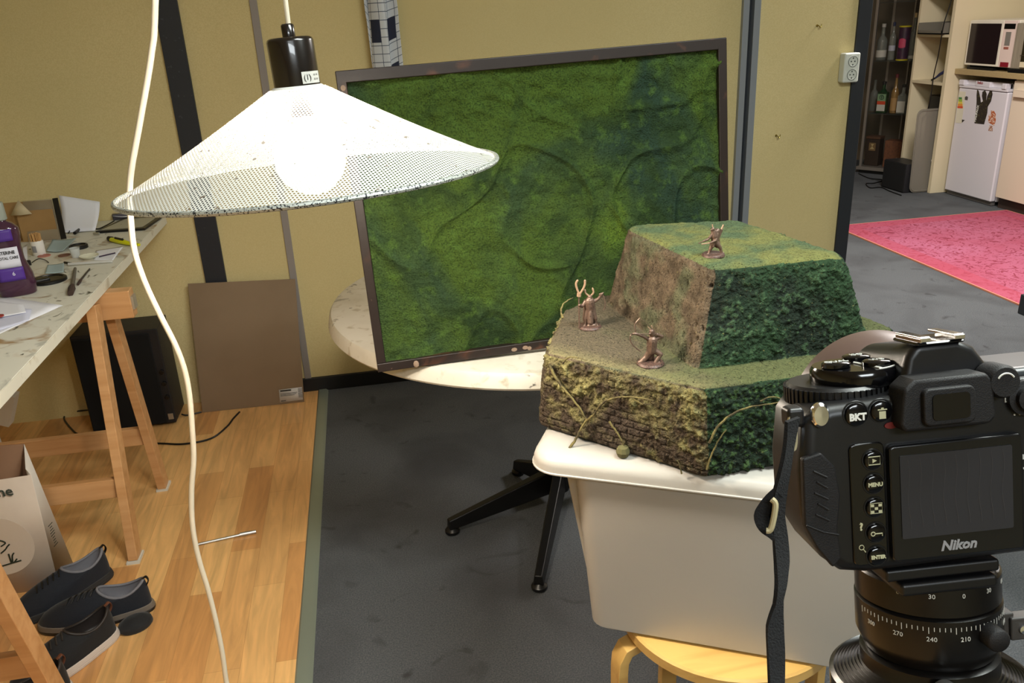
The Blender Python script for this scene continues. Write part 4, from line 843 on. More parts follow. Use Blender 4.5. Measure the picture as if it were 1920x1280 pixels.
# side grip rubber
gp = [(-68.5, 22), (-60, 24), (-54, 17), (-52, 4), (-54, -12), (-53, -26), (-57, -30), (-64, -20), (-69, -9)]
pr_xz(gp, -2.0, 2).build('side_door', rub, nk, local=True, bevel=.001)
g = MB(); g.tube([Vector(mm(x, -2.4, z)) for x, z in ((-68.5, -8.5), (-61, -12.5), (-54, -14.5))], .0004, 5)
for k in range(5): g.tube([Vector(mm(-64 + 1.2 * (k % 2), -2.3, 16 - 5 * k)), Vector(mm(-58, -2.3, 12.5 - 5 * k))], .0005, 5)
g.build('rubber_ribs', rub, nk, local=True)
# right hand controls
MB().lathe([(.008, 0), (.008, .003), (.0055, .0035), (.0055, .006), (0, .0065)], 24, Matrix.Translation(mm(33.5, .2, 39.5)) @ Rx).build('focus_switch', rub, nk, local=True)
for s_, x, z, sz in (('(o)', 29, 45, .003), ('[x]', 26.5, 39.5, .003), ('AE-L', 42, 42, .003), ('AF-L', 42, 38.5, .003), ('. .', 30.5, 33, .005), ('L', 33.2, 11.8, .003), ('.', 33.2, 8, .006), ('.', 33.5, -12, .007)):
    txt('panel_print', s_, sz, ptw, nk, BP(x, z, -.3), bold=.0001, local=True)
MB().lathe([(.011, 0), (.011, .003), (.008, .005), (0, .0055)], 28, Matrix.Translation(mm(50, .2, 5)) @ Rx).build('multi_selector', rub, nk, local=True)
pr_xz([(24, 44), (76, 42), (76, 50), (60, 52), (30, 52)], 3, 44).build('top_plate', M('camera_grey', '1c2023', .35), nk, local=True, bevel=.004)
# lens with hood
LY = Matrix.Translation(mm(12, 0, 13)) @ Matrix.Rotation(-PI / 2, 4, 'X')
ln = MB().lathe([(.031, .040), (.033, .046), (.034, .062), (.035, .070), (.035, .110)], 48, LY, cap=True).build('lens', cb_, nk, local=True)
hm = M('hood_glare', '54433d', .36, spec=.6)  # black hood with pinkish lamp glare put into the base colour
MB().lathe([(.0352, .058), (.041, .062), (.047, .078), (.048, .100), (.0465, .100), (.045, .080), (.0362, .064)], 56, LY, cap=False).build('lens_hood', hm, ln, local=True, smooth=50)
# strap
ringw = MB()
ringw.tube([Vector(mm(-71.5 + 1.4 * math.cos(t), 2, 33 + 8 * math.sin(t))) for t in [2 * PI * k / 20 for k in range(20)]], .0007, 6, closed=True)
ringw.tube([Vector(mm(-70.0 + 1.4 * math.cos(t), 3.5, 33 + 8 * math.sin(t))) for t in [2 * PI * k / 20 for k in range(20)]], .0007, 6, closed=True)
ringw.build('strap_ring', chrome, nk, local=True)
MB().box(mm(-69, 6, 40), mm(8, 10, 9)).build('strap_lug', cb_, nk, local=True, bevel=.002)
sd = .352
def S3(px, py): d = ray(px, py); return Vector(O + _u(d) * (sd + (py - 780) * .00003))
web = M('strap_webbing', '0d0d0f', .95, bump=[(1200, .8, .0006)])
pts = smoothline([S3(1486, 786), S3(1480, 830), S3(1471, 880), S3(1462, 925), S3(1459, 965), S3(1463, 1010), S3(1466, 1060), S3(1464, 1100), S3(1459, 1128), S3(1453, 1170), S3(1455, 1230), S3(1456, 1300), S3(1456, 1400)], 5)
wd = [.0034, .0034, .0036, .0032, .0026, .0032, .0038, .0036, .0022, .0036, .0036, .0035, .0035]
wr = []
for i in range(len(pts)):
    q = i / 5; j = min(int(q), 11); wr.append(wd[j] + (wd[j + 1] - wd[j]) * (q - j))
m_ = len(pts); v = []
for i, p in enumerate(pts):
    tw2 = math.radians(20 + 18 * math.sin(i * .23)); sx = Vector((math.cos(tw2), math.sin(tw2), 0)); sy = Vector((-math.sin(tw2), math.cos(tw2), 0)); w_ = wr[i] / math.cos(tw2)
    v += [p + sx * w_ + sy * .0008, p - sx * w_ + sy * .0008, p - sx * w_ - sy * .0008, p + sx * w_ - sy * .0008]
f = [(3, 2, 1, 0), tuple(range(4 * m_ - 4, 4 * m_))] + [(4 * i + j, 4 * i + (j + 1) % 4, 4 * i + 4 + (j + 1) % 4, 4 * i + 4 + j) for i in range(m_ - 1) for j in range(4)]
strap = MB().add(v, f).build('strap', web, nk, smooth=60)
lp = [S3(1462, 925), S3(1448, 938), S3(1437, 952), S3(1430, 966), S3(1436, 982), S3(1450, 992), S3(1460, 1000)]
MB().tube(smoothline(lp, 4), .0042, 8, flat=.3, up=(0, 1, 0)).build('strap_loop', web, strap)
cam_d = Vector(-_u(ray(1450, 960))) * .006; bk = MB().tube([p + cam_d for p in smoothline([S3(1447, 936), S3(1454, 945), S3(1451, 970), S3(1445, 992), S3(1437, 994)], 4)], .0012, 8); bk.build('buckle', M('buckle_horn', 'a59a78', .4), strap)
for k, (x, y) in enumerate(((1462, 1132), (1466, 1150))): pass
# ---- tripod
tp = thing('tripod', 'black tripod head with panning scales carrying the camera', 'tripod', (.25, .33, 0))
WMt = NM.copy()
def tl_build(mb, name, mat, **k):  # camera-local geometry on the tripod
    mb.v = [NM @ p for p in mb.v]; return mb.build(name, mat, k.pop('par', tp), **k)
tl_build(MB().bb(mm(-30, 4, -43), mm(24, 50, -37)), 'quick_release_plate', cb_, bevel=.0015)
tl_build(MB().bb(mm(-24, 2, -50), mm(22, 54, -43.5)), 'clamp', cb_, bevel=.002)
tl_build(MB().bb(mm(20, 10, -50), mm(27, 30, -45)), 'clamp_lever', M('lever_grey', '55504c', .35, .6), bevel=.002)
HC_ = Matrix.Translation(mm(6.5, 38, 0))
rd_ = M('anodised_black', '131110', .3, .2, spec=.6)
tl_build(MB().lathe([(.0325, -.0495), (.0335, -.0505), (.0335, -.0640), (.0325, -.0645)], 64, HC_), 'pan_ring', rd_, smooth=40)
p2 = tl_build(MB().lathe([(.0325, -.0650), (.034, -.066), (.034, -.084), (.031, -.092), (.030, -.093)], 64, HC_), 'degree_ring', rd_, smooth=40)
p3 = tl_build(MB().lathe([(.030, -.0935), (.0325, -.095), (.0325, -.104), (.034, -.106), (.034, -.122), (.030, -.125)], 64, HC_), 'lower_head', rd_, smooth=40)
g = MB()
for k in range(44):
    a = math.radians(180 + 3 + k * 4.0); l = .0020 if k % 5 else .0032
    c, s_ = math.cos(a), math.sin(a); g.box((.0065 + .03405 * c, .038 + .03405 * s_, -.0685 - l / 2), (.0002, .0003, l), (0, 0, a))
tl_build(g, 'scale_marks', ptw, par=p2)
for k, s_ in enumerate(('300', '270', '240', '210', '180', '150', '120')):
    a = math.radians(195 + k * 25); c, s2 = math.cos(a), math.sin(a)
    txt('scale_print', s_, .0032, ptw, p2, NM @ Matrix.Translation((.0065 + .0342 * c, .038 + .0342 * s2, -.0745)) @ Matrix.Rotation(a + PI / 2, 4, 'Z') @ Rx, ext=.0001)
for k, s_ in enumerate(('60', '30', '0', '30', '60')):
    a = math.radians(222 + k * 24); c, s2 = math.cos(a), math.sin(a)
    txt('scale_print', s_, .0032, ptw, tp, NM @ Matrix.Translation((.0065 + .0337 * c, .038 + .0337 * s2, -.0535)) @ Matrix.Rotation(a + PI / 2, 4, 'Z') @ Rx, ext=.0001)
g = MB()
for k in range(17):
    a = math.radians(245 + k * 2.6); l = .002 if k % 4 else .0045
    g.box((.0065 + .0342 * math.cos(a), .038 + .0342 * math.sin(a), -.1085 - l / 2), (.0003, .0005, l), (0, 0, a))
tl_build(g, 'scale_marks', ptw, par=p3)
pr = [(.030, -.104)]
for k in range(9): pr += [(.0315 + .0017 * k, -.1025 - .0008 * k), (.0322 + .0017 * k, -.1020 - .0008 * k)]
pr += [(.048, -.110), (.048, -.118), (.03, -.120)]
tl_build(MB().lathe(pr, 72, HC_), 'ringed_base', rd_, smooth=30)
tl_build(MB().lathe([(.006, 0), (.0065, .004), (.0065, .012), (.004, .015), (0, .0155)], 20, Matrix.Translation(mm(-5, 4, -99)) @ Rx), 'lock_knob', M('knob_grey', '6c6a68', .35, .7), smooth=50)
tl_build(MB().lathe([(.0055, 0), (.0055, .008), (.0045, .009), (0, .009)], 20, Matrix.Translation(mm(19, 6.5, -74)) @ Rx), 'pan_lock', rub, smooth=50)
g = MB().bb(mm(39, 30, -90), mm(47, 42, -78)).bb(mm(44, 28, -92), mm(80, 36, -80)); lv_ = tl_build(g, 'side_bracket', M('bracket_grey', '3c3835', .5), bevel=.001)
tl_build(MB().lathe([(.0022, 0), (.0022, .001), (0, .0014)], 14, Matrix.Translation(mm(50, 27.8, -86)) @ Rx), 'bolt', chrome, par=lv_)
hb = NM @ Vector(mm(6.5, 38, -122)); yx = hb.xy
MB().tube([hb + Vector((0, 0, .004)), Vector((hb.x, hb.y, hb.z - .05)), Vector((hb.x, hb.y, .62))], [.028, .022, .016], 24).build('centre_column', rd_, tp, smooth=60)
MB().lathe([(.03, .90), (.045, .91), (.045, .96), (.03, .98)], 32, Matrix.Translation((hb.x, hb.y, 0))).build('leg_collar', rd_, tp)
for a in (80, 200, 320):
    d = Vector((math.cos(math.radians(a)), math.sin(math.radians(a)), 0)); c = Vector((hb.x, hb.y, 0))
    MB().tube([c + d * .04 + Vector((0, 0, .94)), c + d * .22 + Vector((0, 0, .5)), c + d * .43 + Vector((0, 0, .012))], [.016, .014, .011], 14).build('leg', rd_, tp)
# ================================================================ WALL FITTINGS
osz = 1
ot = thing('wall_socket', 'white double wall socket on the yellow wall beside the dark door post', 'socket', (2.08, 3.42, 1.222))
wp = M('socket_white', 'd5d9d2', .35)
MB().bb((2.046, 3.395, 1.162), (2.118, 3.439, 1.282)).build('housing', wp, ot, bevel=.007, segs=4)
drk = M('socket_dark', '3c403e', .6)
for z in (1.248, 1.194):
    pl = MB().lathe([(.0235, 0), (.0235, .0022), (.0195, .003), (.0180, .0008), (0, .0008)], 32, Matrix.Translation((2.084, 3.3955, z)) @ Rx).build('outlet', wp, ot, smooth=40)
    g = MB()
    g.tube([(2.084 + .0215 * math.cos(t), 3.3925, z + .0215 * math.sin(t)) for t in [2 * PI * k / 28 for k in range(28)]], .0011, 5, closed=True)
    g.build('outlet_rim', drk, pl)
    for x, zz in ((-.008, 0), (.008, 0), (0, .013), (0, -.013)): MB().lathe([(.0030, 0), (.0030, .0012), (0, .0012)], 10, Matrix.Translation((2.084 + x, 3.3950, z + zz)) @ Rx).build('hole', drk, pl)
bra = M('brass', '9a8a4a', .3, .9)
for (x, y), nm in (((1532, 48), 'brass screw hook high on the yellow wall, above and left of the socket'), ((1455, 254), 'lower brass screw hook on the yellow wall beside the grey trim')):
    p = Yp(x, y, 3.44); h = thing('wall_hook', nm, 'hook', tuple(p), group=None)
    MB().tube(smoothline([p + Vector((0, .002, 0)), p + Vector((0, -.014, 0)), p + Vector((.004, -.02, -.008)), p + Vector((.008, -.02, -.002)), p + Vector((.009, -.02, .006))], 4), .002, 8).build('hook', bra, h)
    MB().lathe([(.005, 0), (.005, .0015), (0, .0015)], 12, Matrix.Translation(p + Vector((0, -.0002, 0))) @ Rx).build('plate', bra, h)
# towel
tt = bpy.data.materials.new('checked_towel'); tt.use_nodes = True
def towel_mat(m):
    nt = m.node_tree; N = nt.nodes; L = nt.links; b = N['Principled BSDF']; b.inputs['Roughness'].default_value = .9
    uv = N.new('ShaderNodeUVMap'); sp = N.new('ShaderNodeSeparateXYZ'); L.new(uv.outputs[0], sp.inputs[0])
    def mt(op, a, b_=None):
        n = N.new('ShaderNodeMath'); n.operation = op
        for i, q in enumerate((a, b_)):
            if q is None: continue
            if isinstance(q, (int, float)): n.inputs[i].default_value = q
            else: L.new(q, n.inputs[i])
        return n.outputs[0]
    def line(o, p, w): return mt('LESS_THAN', mt('FRACT', mt('DIVIDE', o, p)), w)
    ln_ = mt('MAXIMUM', line(sp.outputs[0], .045, .06), line(sp.outputs[1], .030, .085))
    mx = N.new('ShaderNodeMix'); mx.data_type = 'RGBA'; mx.inputs[6].default_value = hx('c3c7cc'); mx.inputs[7].default_value = hx('4c5464'); L.new(ln_, mx.inputs[0])
    bk_ = mt('MULTIPLY', mt('GREATER_THAN', mt('FRACT', mt('DIVIDE', sp.outputs[0], .18)), .70), mt('GREATER_THAN', mt('FRACT', mt('DIVIDE', mt('ADD', sp.outputs[1], .02), .17)), .52))
    m2 = N.new('ShaderNodeMix'); m2.data_type = 'RGBA'; L.new(bk_, m2.inputs[0]); L.new(mx.outputs[2], m2.inputs[6]); m2.inputs[7].default_value = hx('23273a')
    L.new(m2.outputs[2], b.inputs['Base Color'])
towel_mat(tt)
tx = Yp(715, 60, 3.39).x; g = MB()
nu, nv = 60, 40
def tf(u, v):
    z = 1.74 - .47 * v; a = u * 9.5; wdt = (.040 + .022 * math.sin(min(1, v * 1.7) * PI * .62))
    amp = .014 + .006 * math.sin(v * 5)
    x = tx + (u - .5) * 2 * wdt + .012 * math.sin(a * 1.3 + 1) * (0.4 + v)
    y = 3.395 + amp * math.sin(a) - .012 * math.cos(u * PI - PI / 2)
    if u > .8: z += .03 * v * (u - .8) * 5
    if u < .15: z += .07 * v * (.15 - u) * 6
    return Vector((x, y, z))
g.grid(tf, nu, nv); tw3 = g.build('hanging_towel', tt, origin=(tx, 3.40, 1.74), solid=.002, smooth=180)
tag(tw3, 'white tea towel with dark blue checks hanging on the wall above the moss board', 'towel')
uvl = tw3.data.uv_layers.new(name='UVMap')
for p in tw3.data.polygons:
    for li in p.loop_indices:
        vi = tw3.data.loops[li].vertex_index; uvl.data[li].uv = ((vi % (nu + 1)) / nu * .36 + .02, (vi // (nu + 1)) / nv * .47)
# ================================================================ KITCHEN SIDE ROOM
laq = M('cream_laminate', 'cfc2a4', .45); laqp = M('cream_door', 'd6c6b2', .42); fr = M('fridge_white', 'cfcbd2', .35)
# rug
rugm = bpy.data.materials.new('pink_rug'); rugm.use_nodes = True
def rugmat(m):
    nt = m.node_tree; N = nt.nodes; L = nt.links; b = N['Principled BSDF']; b.inputs['Roughness'].default_value = .95
    tc = N.new('ShaderNodeTexCoord')
    def noi(s, d, dis, lo, hi):
        n = N.new('ShaderNodeTexNoise'); L.new(tc.outputs['Object'], n.inputs['Vector']); n.inputs['Scale'].default_value = s; n.inputs['Detail'].default_value = d; n.inputs['Distortion'].default_value = dis
        r = N.new('ShaderNodeMapRange'); L.new(n.outputs['Fac'], r.inputs[0]); r.inputs[1].default_value = lo; r.inputs[2].default_value = hi; return r.outputs[0]
    def mix(f, a, c):
        x = N.new('ShaderNodeMix'); x.data_type = 'RGBA'; L.new(f, x.inputs[0])
        if isinstance(a, str): x.inputs[6].default_value = hx(a)
        else: L.new(a, x.inputs[6])
        x.inputs[7].default_value = hx(c); return x.outputs[2]
    c = mix(noi(2.2, 3, .5, .35, .7), '9c465e', 'a65c78')
    c = mix(noi(11, 4, 3.5, .55, .60), c, '7e283e')
    c = mix(noi(24, 3, 2.5, .60, .66), c, '8c344a')
    sp = N.new('ShaderNodeSeparateXYZ'); L.new(tc.outputs['Object'], sp.inputs[0])
    def mt(op, a, b_):
        n = N.new('ShaderNodeMath'); n.operation = op
        for i, q in enumerate((a, b_)):
            if isinstance(q, (int, float)): n.inputs[i].default_value = q
            else: L.new(q, n.inputs[i])
        return n.outputs[0]
    ax_ = mt('ABSOLUTE', sp.outputs[0], 0); ay_ = mt('ABSOLUTE', sp.outputs[1], 0)
    e = mt('MAXIMUM', mt('GREATER_THAN', ax_, .55), mt('GREATER_THAN', ay_, .77)); n2 = mt('MULTIPLY', e, .55)
    c = mix(n2, c, 'a03a4e')
    L.new(c, b.inputs['Base Color'])
rugmat(rugm)
RX, RY = (3.215 + 4.57) / 2, (3.47 + 5.26) / 2
rug = thing('rug', 'bright pink patterned rug on the grey floor in front of the fridge', 'rug', (RX, RY, .001))
MB().box((0, 0, .004), (1.355, 1.79, .008)).build('pile', rugm, rug, local=True)
MB().bb((-.684, -.90, 0), (-.6775, .90, .0085)).bb((.6775, -.90, 0), (.684, .90, .0085)).bb((-.6775, .895, 0), (.6775, .90, .0085)).bb((-.6775, -.90, 0), (.6775, -.895, .0085)).build('binding', M('rug_edge', 'd0866e', .9), rug, local=True)
# fridge
fg = thing('fridge', 'small white undercounter fridge with stickers under the worktop', 'fridge', (4.86, 5.68, 0))
MB().bb((4.61, 5.425, .03), (5.16, 5.935, .875)).build('cabinet', fr, fg, bevel=.004)
dr = MB().bb((4.560, 5.420, .035), (4.605, 5.940, .820)).build('door', fr, fg, bevel=.010, segs=4)
g = MB().bb((4.555, 5.425, .823), (4.605, 5.935, .842)).bb((4.548, 5.44, .842), (4.605, 5.48, .880)).bb((4.555, 5.61, .842), (4.605, 5.76, .880)).bb((4.548, 5.88, .842), (4.605, 5.935, .880)).bb((4.585, 5.44, .842), (4.605, 5.93, .880)); g.build('handle_rail', fr, dr, bevel=.004)
MB().bb((4.58, 5.43, .005), (4.61, 5.93, .032)).build('plinth', M('grey_plinth', '5c5858', .5), fg)
YZ = Matrix(((0, 0, -1, 0), (-1, 0, 0, 0), (0, 1, 0, 0), (0, 0, 0, 1)))  # text plane facing -x
def ftxt(par, s_, px, py, size, mat, x=4.5585, rot=0, **k): return txt('print', s_, size, mat, par, Matrix.Translation(Xp(px, py, x)) @ YZ @ Matrix.Rotation(rot, 4, 'Z'), **k)
ftxt(dr, 'beko', 1838, 155, .030, M('print_red', '8a1f1c', .6), x=4.5535, bold=.0006)
def decal(name, label, pts, mat, x=4.5588, par=None):
    v = [Xp(a, b, x) for a, b in pts]; c = sum(v, Vector()) / len(v)
    n = len(v); g = MB().add([p for p in v] + [p + Vector((.0006, 0, 0)) for p in v], [tuple(range(n)), tuple(range(2 * n - 1, n - 1, -1))] + [(i, (i + 1) % n, n + (i + 1) % n, n + i) for i in range(n)])
    o = g.build(name, mat, par, origin=tuple(c) if par is None else None, smooth=0)
    if par is None: tag(o, label, 'sticker')
    return o
fgd = M('sticker_dark', '2a241e', .6, layers=[(60, '55502c', .58, .66, 3, 1)])
poly1 = [(1827, 231), (1845, 233), (1851, 212), (1852, 200), (1858, 190), (1861, 177), (1860, 170), (1856, 170), (1851, 180), (1849, 190), (1850, 176), (1847, 169), (1842, 172), (1841, 180), (1843, 190), (1839, 192), (1838, 183), (1835, 170), (1832, 168), (1831, 178), (1831, 192), (1830, 205)]
st1 = decal('dark_sticker', 'dark three-pointed sticker with white vertical lettering on the fridge door', poly1, fgd)
ftxt(st1, 'MALIFAUX', 1831, 213, .026, M('print_bright', 'e0e0d8', .6), x=4.5575, rot=math.radians(86), bold=.0006)
st2 = decal('orange_sticker', 'small orange and brown figure shaped sticker low right on the fridge door', [(1853, 229), (1858, 232), (1864, 236), (1867, 226), (1867, 214), (1863, 207), (1858, 207), (1858, 214), (1854, 216), (1853, 222)], M('sticker_orange', 'a85a34', .6, layers=[(70, 'd8c4b4', .5, .58, 3, 1)]))
decal('orange_sticker', 'tiny reddish sticker just below the orange sticker on the fridge', [(1853, 245), (1861, 246), (1861, 236), (1855, 235)], M('sticker_rust', '8a5a48', .6, layers=[(90, 'd8c4b4', .5, .56, 3, 1)]))
en = decal('energy_label', 'tall pale energy label with green, yellow and orange bars on the fridge', [(1791, 230), (1803, 231), (1811, 172), (1799, 171)], M('label_cream', 'cfcab8', .6))
for k, (c_, w_) in enumerate((('3f7a3c', 6), ('8cae3a', 7), ('d0c04a', 8), ('d88a34', 9), ('c84a28', 10))):
    y = 182 + k * 4.2; x = 1797.5 - k * .6; decal('colour_bar', '', [(x, y + 3.8), (x + w_, y + 4.2), (x + w_, y + .4), (x, y)], M('bar_' + c_, c_, .6), x=4.5578, par=en)
decal('small_sticker', 'tiny dark round sticker between the energy label and the dark sticker', [(1809, 187), (1814, 188), (1815, 182), (1812, 180), (1809, 182)], M('sticker_grey', '4c4844', .6))
decal('corner_sticker', 'small black triangle sticker at the lower end of the energy label', [(1803.5, 230), (1809, 225), (1803.5, 224)], M('sticker_black', '26221f', .6))
# tall panel between shelf and fridge, worktop, cabinet
def top(name, label, cat, mb, mat, org, **k): return tag(mb.build(name, mat, origin=org, **k), label, cat)
top('end_panel', 'tall cream panel between the open shelves and the fridge', 'panel', MB().bb((4.47, 5.985, .001), (5.19, 6.020, 2.3)), laq, (4.8, 6.0, .001), bevel=.001)
top('kitchen_worktop', 'beige kitchen worktop above the fridge and cabinet', 'worktop', MB().bb((4.535, 4.3, .918), (5.195, 5.983, .958)), M('worktop_beige', 'a8946c', .5, layers=[(200, '94805a', .4, .7, 2, 0)]), (4.9, 5.2, .918), bevel=.003)
kc = thing('kitchen_cabinet', 'cream kitchen base cabinet at the right edge beside the fridge', 'cabinet', (4.9, 5.0, 0))
MB().bb((4.58, 4.35, .09), (5.19, 5.385, .914)).build('carcass', laq, kc)
kd = MB().bb((4.560, 4.76, .085), (4.580, 5.378, .905)).build('door', laqp, kc, bevel=.002)
MB().bb((4.560, 4.36, .085), (4.580, 4.757, .905)).build('door', laqp, kc, bevel=.002)
MB().bb((4.60, 4.35, .001), (4.62, 5.385, .09)).build('plinth', M('dark_plinth', '3a2d28', .6), kc)
g = MB().bb((4.535, 5.10, .842), (4.560, 5.345, .850)).bb((4.535, 5.10, .80), (4.540, 5.345, .850)); g.build('handle', laqp, kd, bevel=.002)
# microwave and steel appliance
mw = thing('microwave', 'white microwave with a dark door window on the kitchen worktop', 'microwave', (4.9, 5.8, .958))
MB().bb((4.5850, 5.45, .985), (4.9700, 5.940, 1.303)).build('housing', M('mw_white', 'd9d2c4', .4), mw, bevel=.006)
md = MB().bb((4.5720, 5.588, .987), (4.5850, 5.938, 1.300)).build('door', M('mw_white', 'd9d2c4', .4), mw, bevel=.003)
MB().bb((4.5695, 5.606, 1.003), (4.5725, 5.920, 1.280)).build('window', M('mw_glass', '1c1216', .15, spec=.7), md)
mp_ = MB().bb((4.5720, 5.452, .987), (4.5850, 5.583, 1.300)).build('control_panel', M('mw_panel', 'd9c4bc', .4), mw, bevel=.002)
MB().bb((4.5695, 5.47, 1.245), (4.5725, 5.575, 1.280)).build('display', gls, mp_)
MB().bb((4.5695, 5.500, 1.135), (4.5725, 5.550, 1.225)).build('keypad', M('keypad_grey', '77736c', .6), mp_)
MB().bb((4.5695, 5.505, 1.110), (4.5725, 5.550, 1.125)).build('key', M('key_red', '94594c', .6), mp_)
MB().bb((4.5695, 5.480, .990), (4.5725, 5.560, 1.022)).build('door_button', M('button_red', '7c1424', .5), mp_)
for y in (5.50, 5.92): MB().bb((4.6100, y, .9585), (4.80, y + .03, .986)).build('foot', black, mw)
MB().bb((4.5700, 5.62, .9585), (4.6000, 5.90, .975)).build('gap_shade', black, mw)  # black bar added as the dark shadow gap under the microwave
sa = thing('steel_appliance', 'brushed steel kitchen appliance on a black base at the top right edge', 'appliance', (4.72, 5.35, .958))
stl = M('brushed_steel', 'a89e8c', .4, .25, layers=[((400, 400, 4), '877d6e', .4, .6, 2, 0)])
MB().bb((4.548, 5.10, .985), (4.86, 5.432, 1.285)).build('housing', stl, sa, bevel=.006)
MB().bb((4.540, 5.08, .9585), (4.87, 5.440, .985)).build('base', black, sa, bevel=.004)
MB().bb((4.540, 5.10, 1.02), (4.5475, 5.335, 1.20)).build('window', M('warm_dark_glass', '2a2416', .2), sa); MB().bb((4.538, 5.10, 1.075), (4.5395, 5.345, 1.079)).build('shelf_edge', chrome, sa)
MB().bb((4.530, 5.12, 1.0), (4.539, 5.325, 1.035)).build('tray_front', laq, sa)
# open shelf unit
ub = thing('open_shelves', 'cream open shelf unit with a cable hanging down in front', 'shelf unit', (4.7, 6.2, 0))
MB().bb((4.47, 6.395, .001), (4.93, 6.418, 2.2)).build('side_panel', laq, ub); MB().bb((4.915, 6.022, .02), (4.93, 6.395, 2.2)).build('back_panel', laq, ub)
for z in (.853, 1.205, 1.52): MB().bb((4.47, 6.022, z - .020), (4.914, 6.394, z)).build('shelf', laq, ub)
tr_ = thing('letter_tray', 'grey smoked plastic tray on the upper open shelf', 'tray', (4.6, 6.2, 1.206))
g = MB().bb((4.44, 6.07, 1.206), (4.80, 6.36, 1.215)).bb((4.44, 6.07, 1.206), (4.446, 6.36, 1.235)).bb((4.794, 6.07, 1.206), (4.80, 6.36, 1.29)).bb((4.44, 6.354, 1.206), (4.80, 6.36, 1.29)).bb((4.44, 6.07, 1.206), (4.80, 6.076, 1.29)); g.build('tray_body', M('smoked_plastic', '6f6a60', .3), tr_, smooth=0)
tool = thing('blue_hair_dryer', 'dark blue corded tool lying on the middle open shelf', 'tool', (4.55, 6.12, .854))
MB().tube([Xp(1753, 147, 4.50), Xp(1763, 139, 4.50), Xp(1776, 132, 4.50)], [.006, .012, .016], 12).build('handle', M('blue_plastic', '2c3157', .4), tool)
MB().tube([Xp(1770, 136, 4.5), Xp(1778, 129, 4.54), Xp(1783, 126, 4.56)], [.016, .026, .026], 14).build('head', black, tool)
MB().tube([Xp(1747, 150, 4.5), Xp(1754, 146, 4.5)], .008, 8).build('cable_sleeve', black, tool)
cbl = MB().tube(smoothline([Xp(1797, -60, 4.47), Xp(1784, 0, 4.46), Xp(1771, 40, 4.43), Xp(1765, 70, 4.43), Xp(1759, 105, 4.44), Xp(1751, 140, 4.45), Xp(1746, 175, 4.45), Xp(1740, 205, 4.45), Xp(1731, 225, 4.45)], 5), .004, 8)
tag(cbl.build('shelf_cable', black, origin=tuple(Xp(1731, 225, 4.45))), 'thin black cable hanging down the front of the open shelves', 'cable')
top('black_case', 'black upright case on the lower open shelf behind the leaning clear lid', 'case', MB().bb((4.60, 6.13, .001), (4.90, 6.33, .735)), black, (4.7, 6.2, .001), bevel=.008)
# leaning clear lid
ll = thing('clear_box_lid', 'large translucent plastic box lid leaning upright against the open shelves', 'lid', (4.36, 5.8, 0))
b0_, b1_l = Vector((4.325, 6.050, .004)), Vector((4.74, 6.036, .004))
ux = (b1_l - b0_).normalized(); uz = (Yp(1718, 214, 6.075) - b0_); uz = (uz - ux * uz.dot(ux)).normalized(); fm = frame(b0_, ux, uz)
cl2 = M('frosted_lid', '857f74', .3, alpha=.6, spec=.6)
MB().prism(rrect(0, 0, .42, .655, .05), 0, .004, fm).build('lid_panel', cl2, ll)
MB().tube([fm @ Vector((a, b, .005)) for a, b in rrect(.012, .012, .408, .643, .04)], .006, 6, closed=True).build('lid_rim', cl2, ll)
MB().tube([fm @ Vector((a, b, -.002)) for a, b in rrect(.05, .05, .37, .605, .03)], .004, 6, closed=True).build('lid_ridge', cl2, ll)
pgm = MB().tube([Yp(1747, 301, 6.02), Yp(1764, 298, 6.02)], .008, 8); tag(pgm.build('white_peg', white, origin=tuple(Yp(1755, 300, 6.02))), 'short white peg sticking out beside the leaning lid', 'peg')
# subwoofer
sw_ = thing('subwoofer', 'black box speaker on the floor in front of the glass cabinet', 'speaker', (4.4, 6.2, 0))
MB().bb((4.290, 6.070, .004), (4.455, 6.365, .232)).build('cabinet', bkw, sw_, bevel=.004)
MB().bb((4.283, 6.075, .010), (4.290, 6.360, .226)).build('grille', blk, sw_)
cbf = MB().tube(smoothline([Zp(1610, 325, .006), Zp(1630, 334, .006), Zp(1655, 337, .006), Zp(1640, 343, .006), Zp(1624, 344, .006), Zp(1632, 352, .006), Zp(1652, 351, .006), Zp(1668, 358, .006), Zp(1690, 366, .006)], 6), .004, 6)
tag(cbf.build('floor_cable', black, origin=tuple(Zp(1640, 345))), 'thin dark cable curled on the grey floor beside the black box speaker', 'cable')
# ================================================================ GLASS CABINET
ga, gb = Vector((4.46, 7.00, 0)), Vector((4.695, 6.655, 0)); gu = (gb - ga).normalized(); gn = Vector((-gu.y, gu.x, 0)); gW = (gb - ga).length; gD = .36
gm_ = frame(ga, gu, gn)
gc = thing('glass_cabinet', 'tall glass display cabinet full of bottles in the next room', 'cabinet', matrix=gm_)
alu = M('cabinet_alu', '8e8780', .35, .6); glass = M('cabinet_glass', '30332f', .05, alpha=.06, spec=.8)
for x, y, w_ in ((0, 0, .022), (gW - .005, 0, .030), (0, gD, .022), (gW, gD, .022)): MB().bb((x, y, .03), (x + w_, y + w_, 2.0)).build('post', alu, gc, local=True, bevel=.002)
MB().bb((-.02, -.01, .03), (gW + .03, gD + .02, .06)).build('base', alu, gc, local=True, bevel=.002)
MB().bb((0, .01, .0), (gW, gD, .03)).build('plinth', black, gc, local=True)
for z in (.53, .975, 1.45): MB().bb((.022, .02, z - .006), (gW - .005, gD, z)).build('glass_shelf', M('shelf_glass', '4a524f', .1, alpha=.3), gc, local=True)
MB().bb((.022, .004, .06), (gW - .005, .007, 2.0)).build('glass_door', glass, gc, local=True)
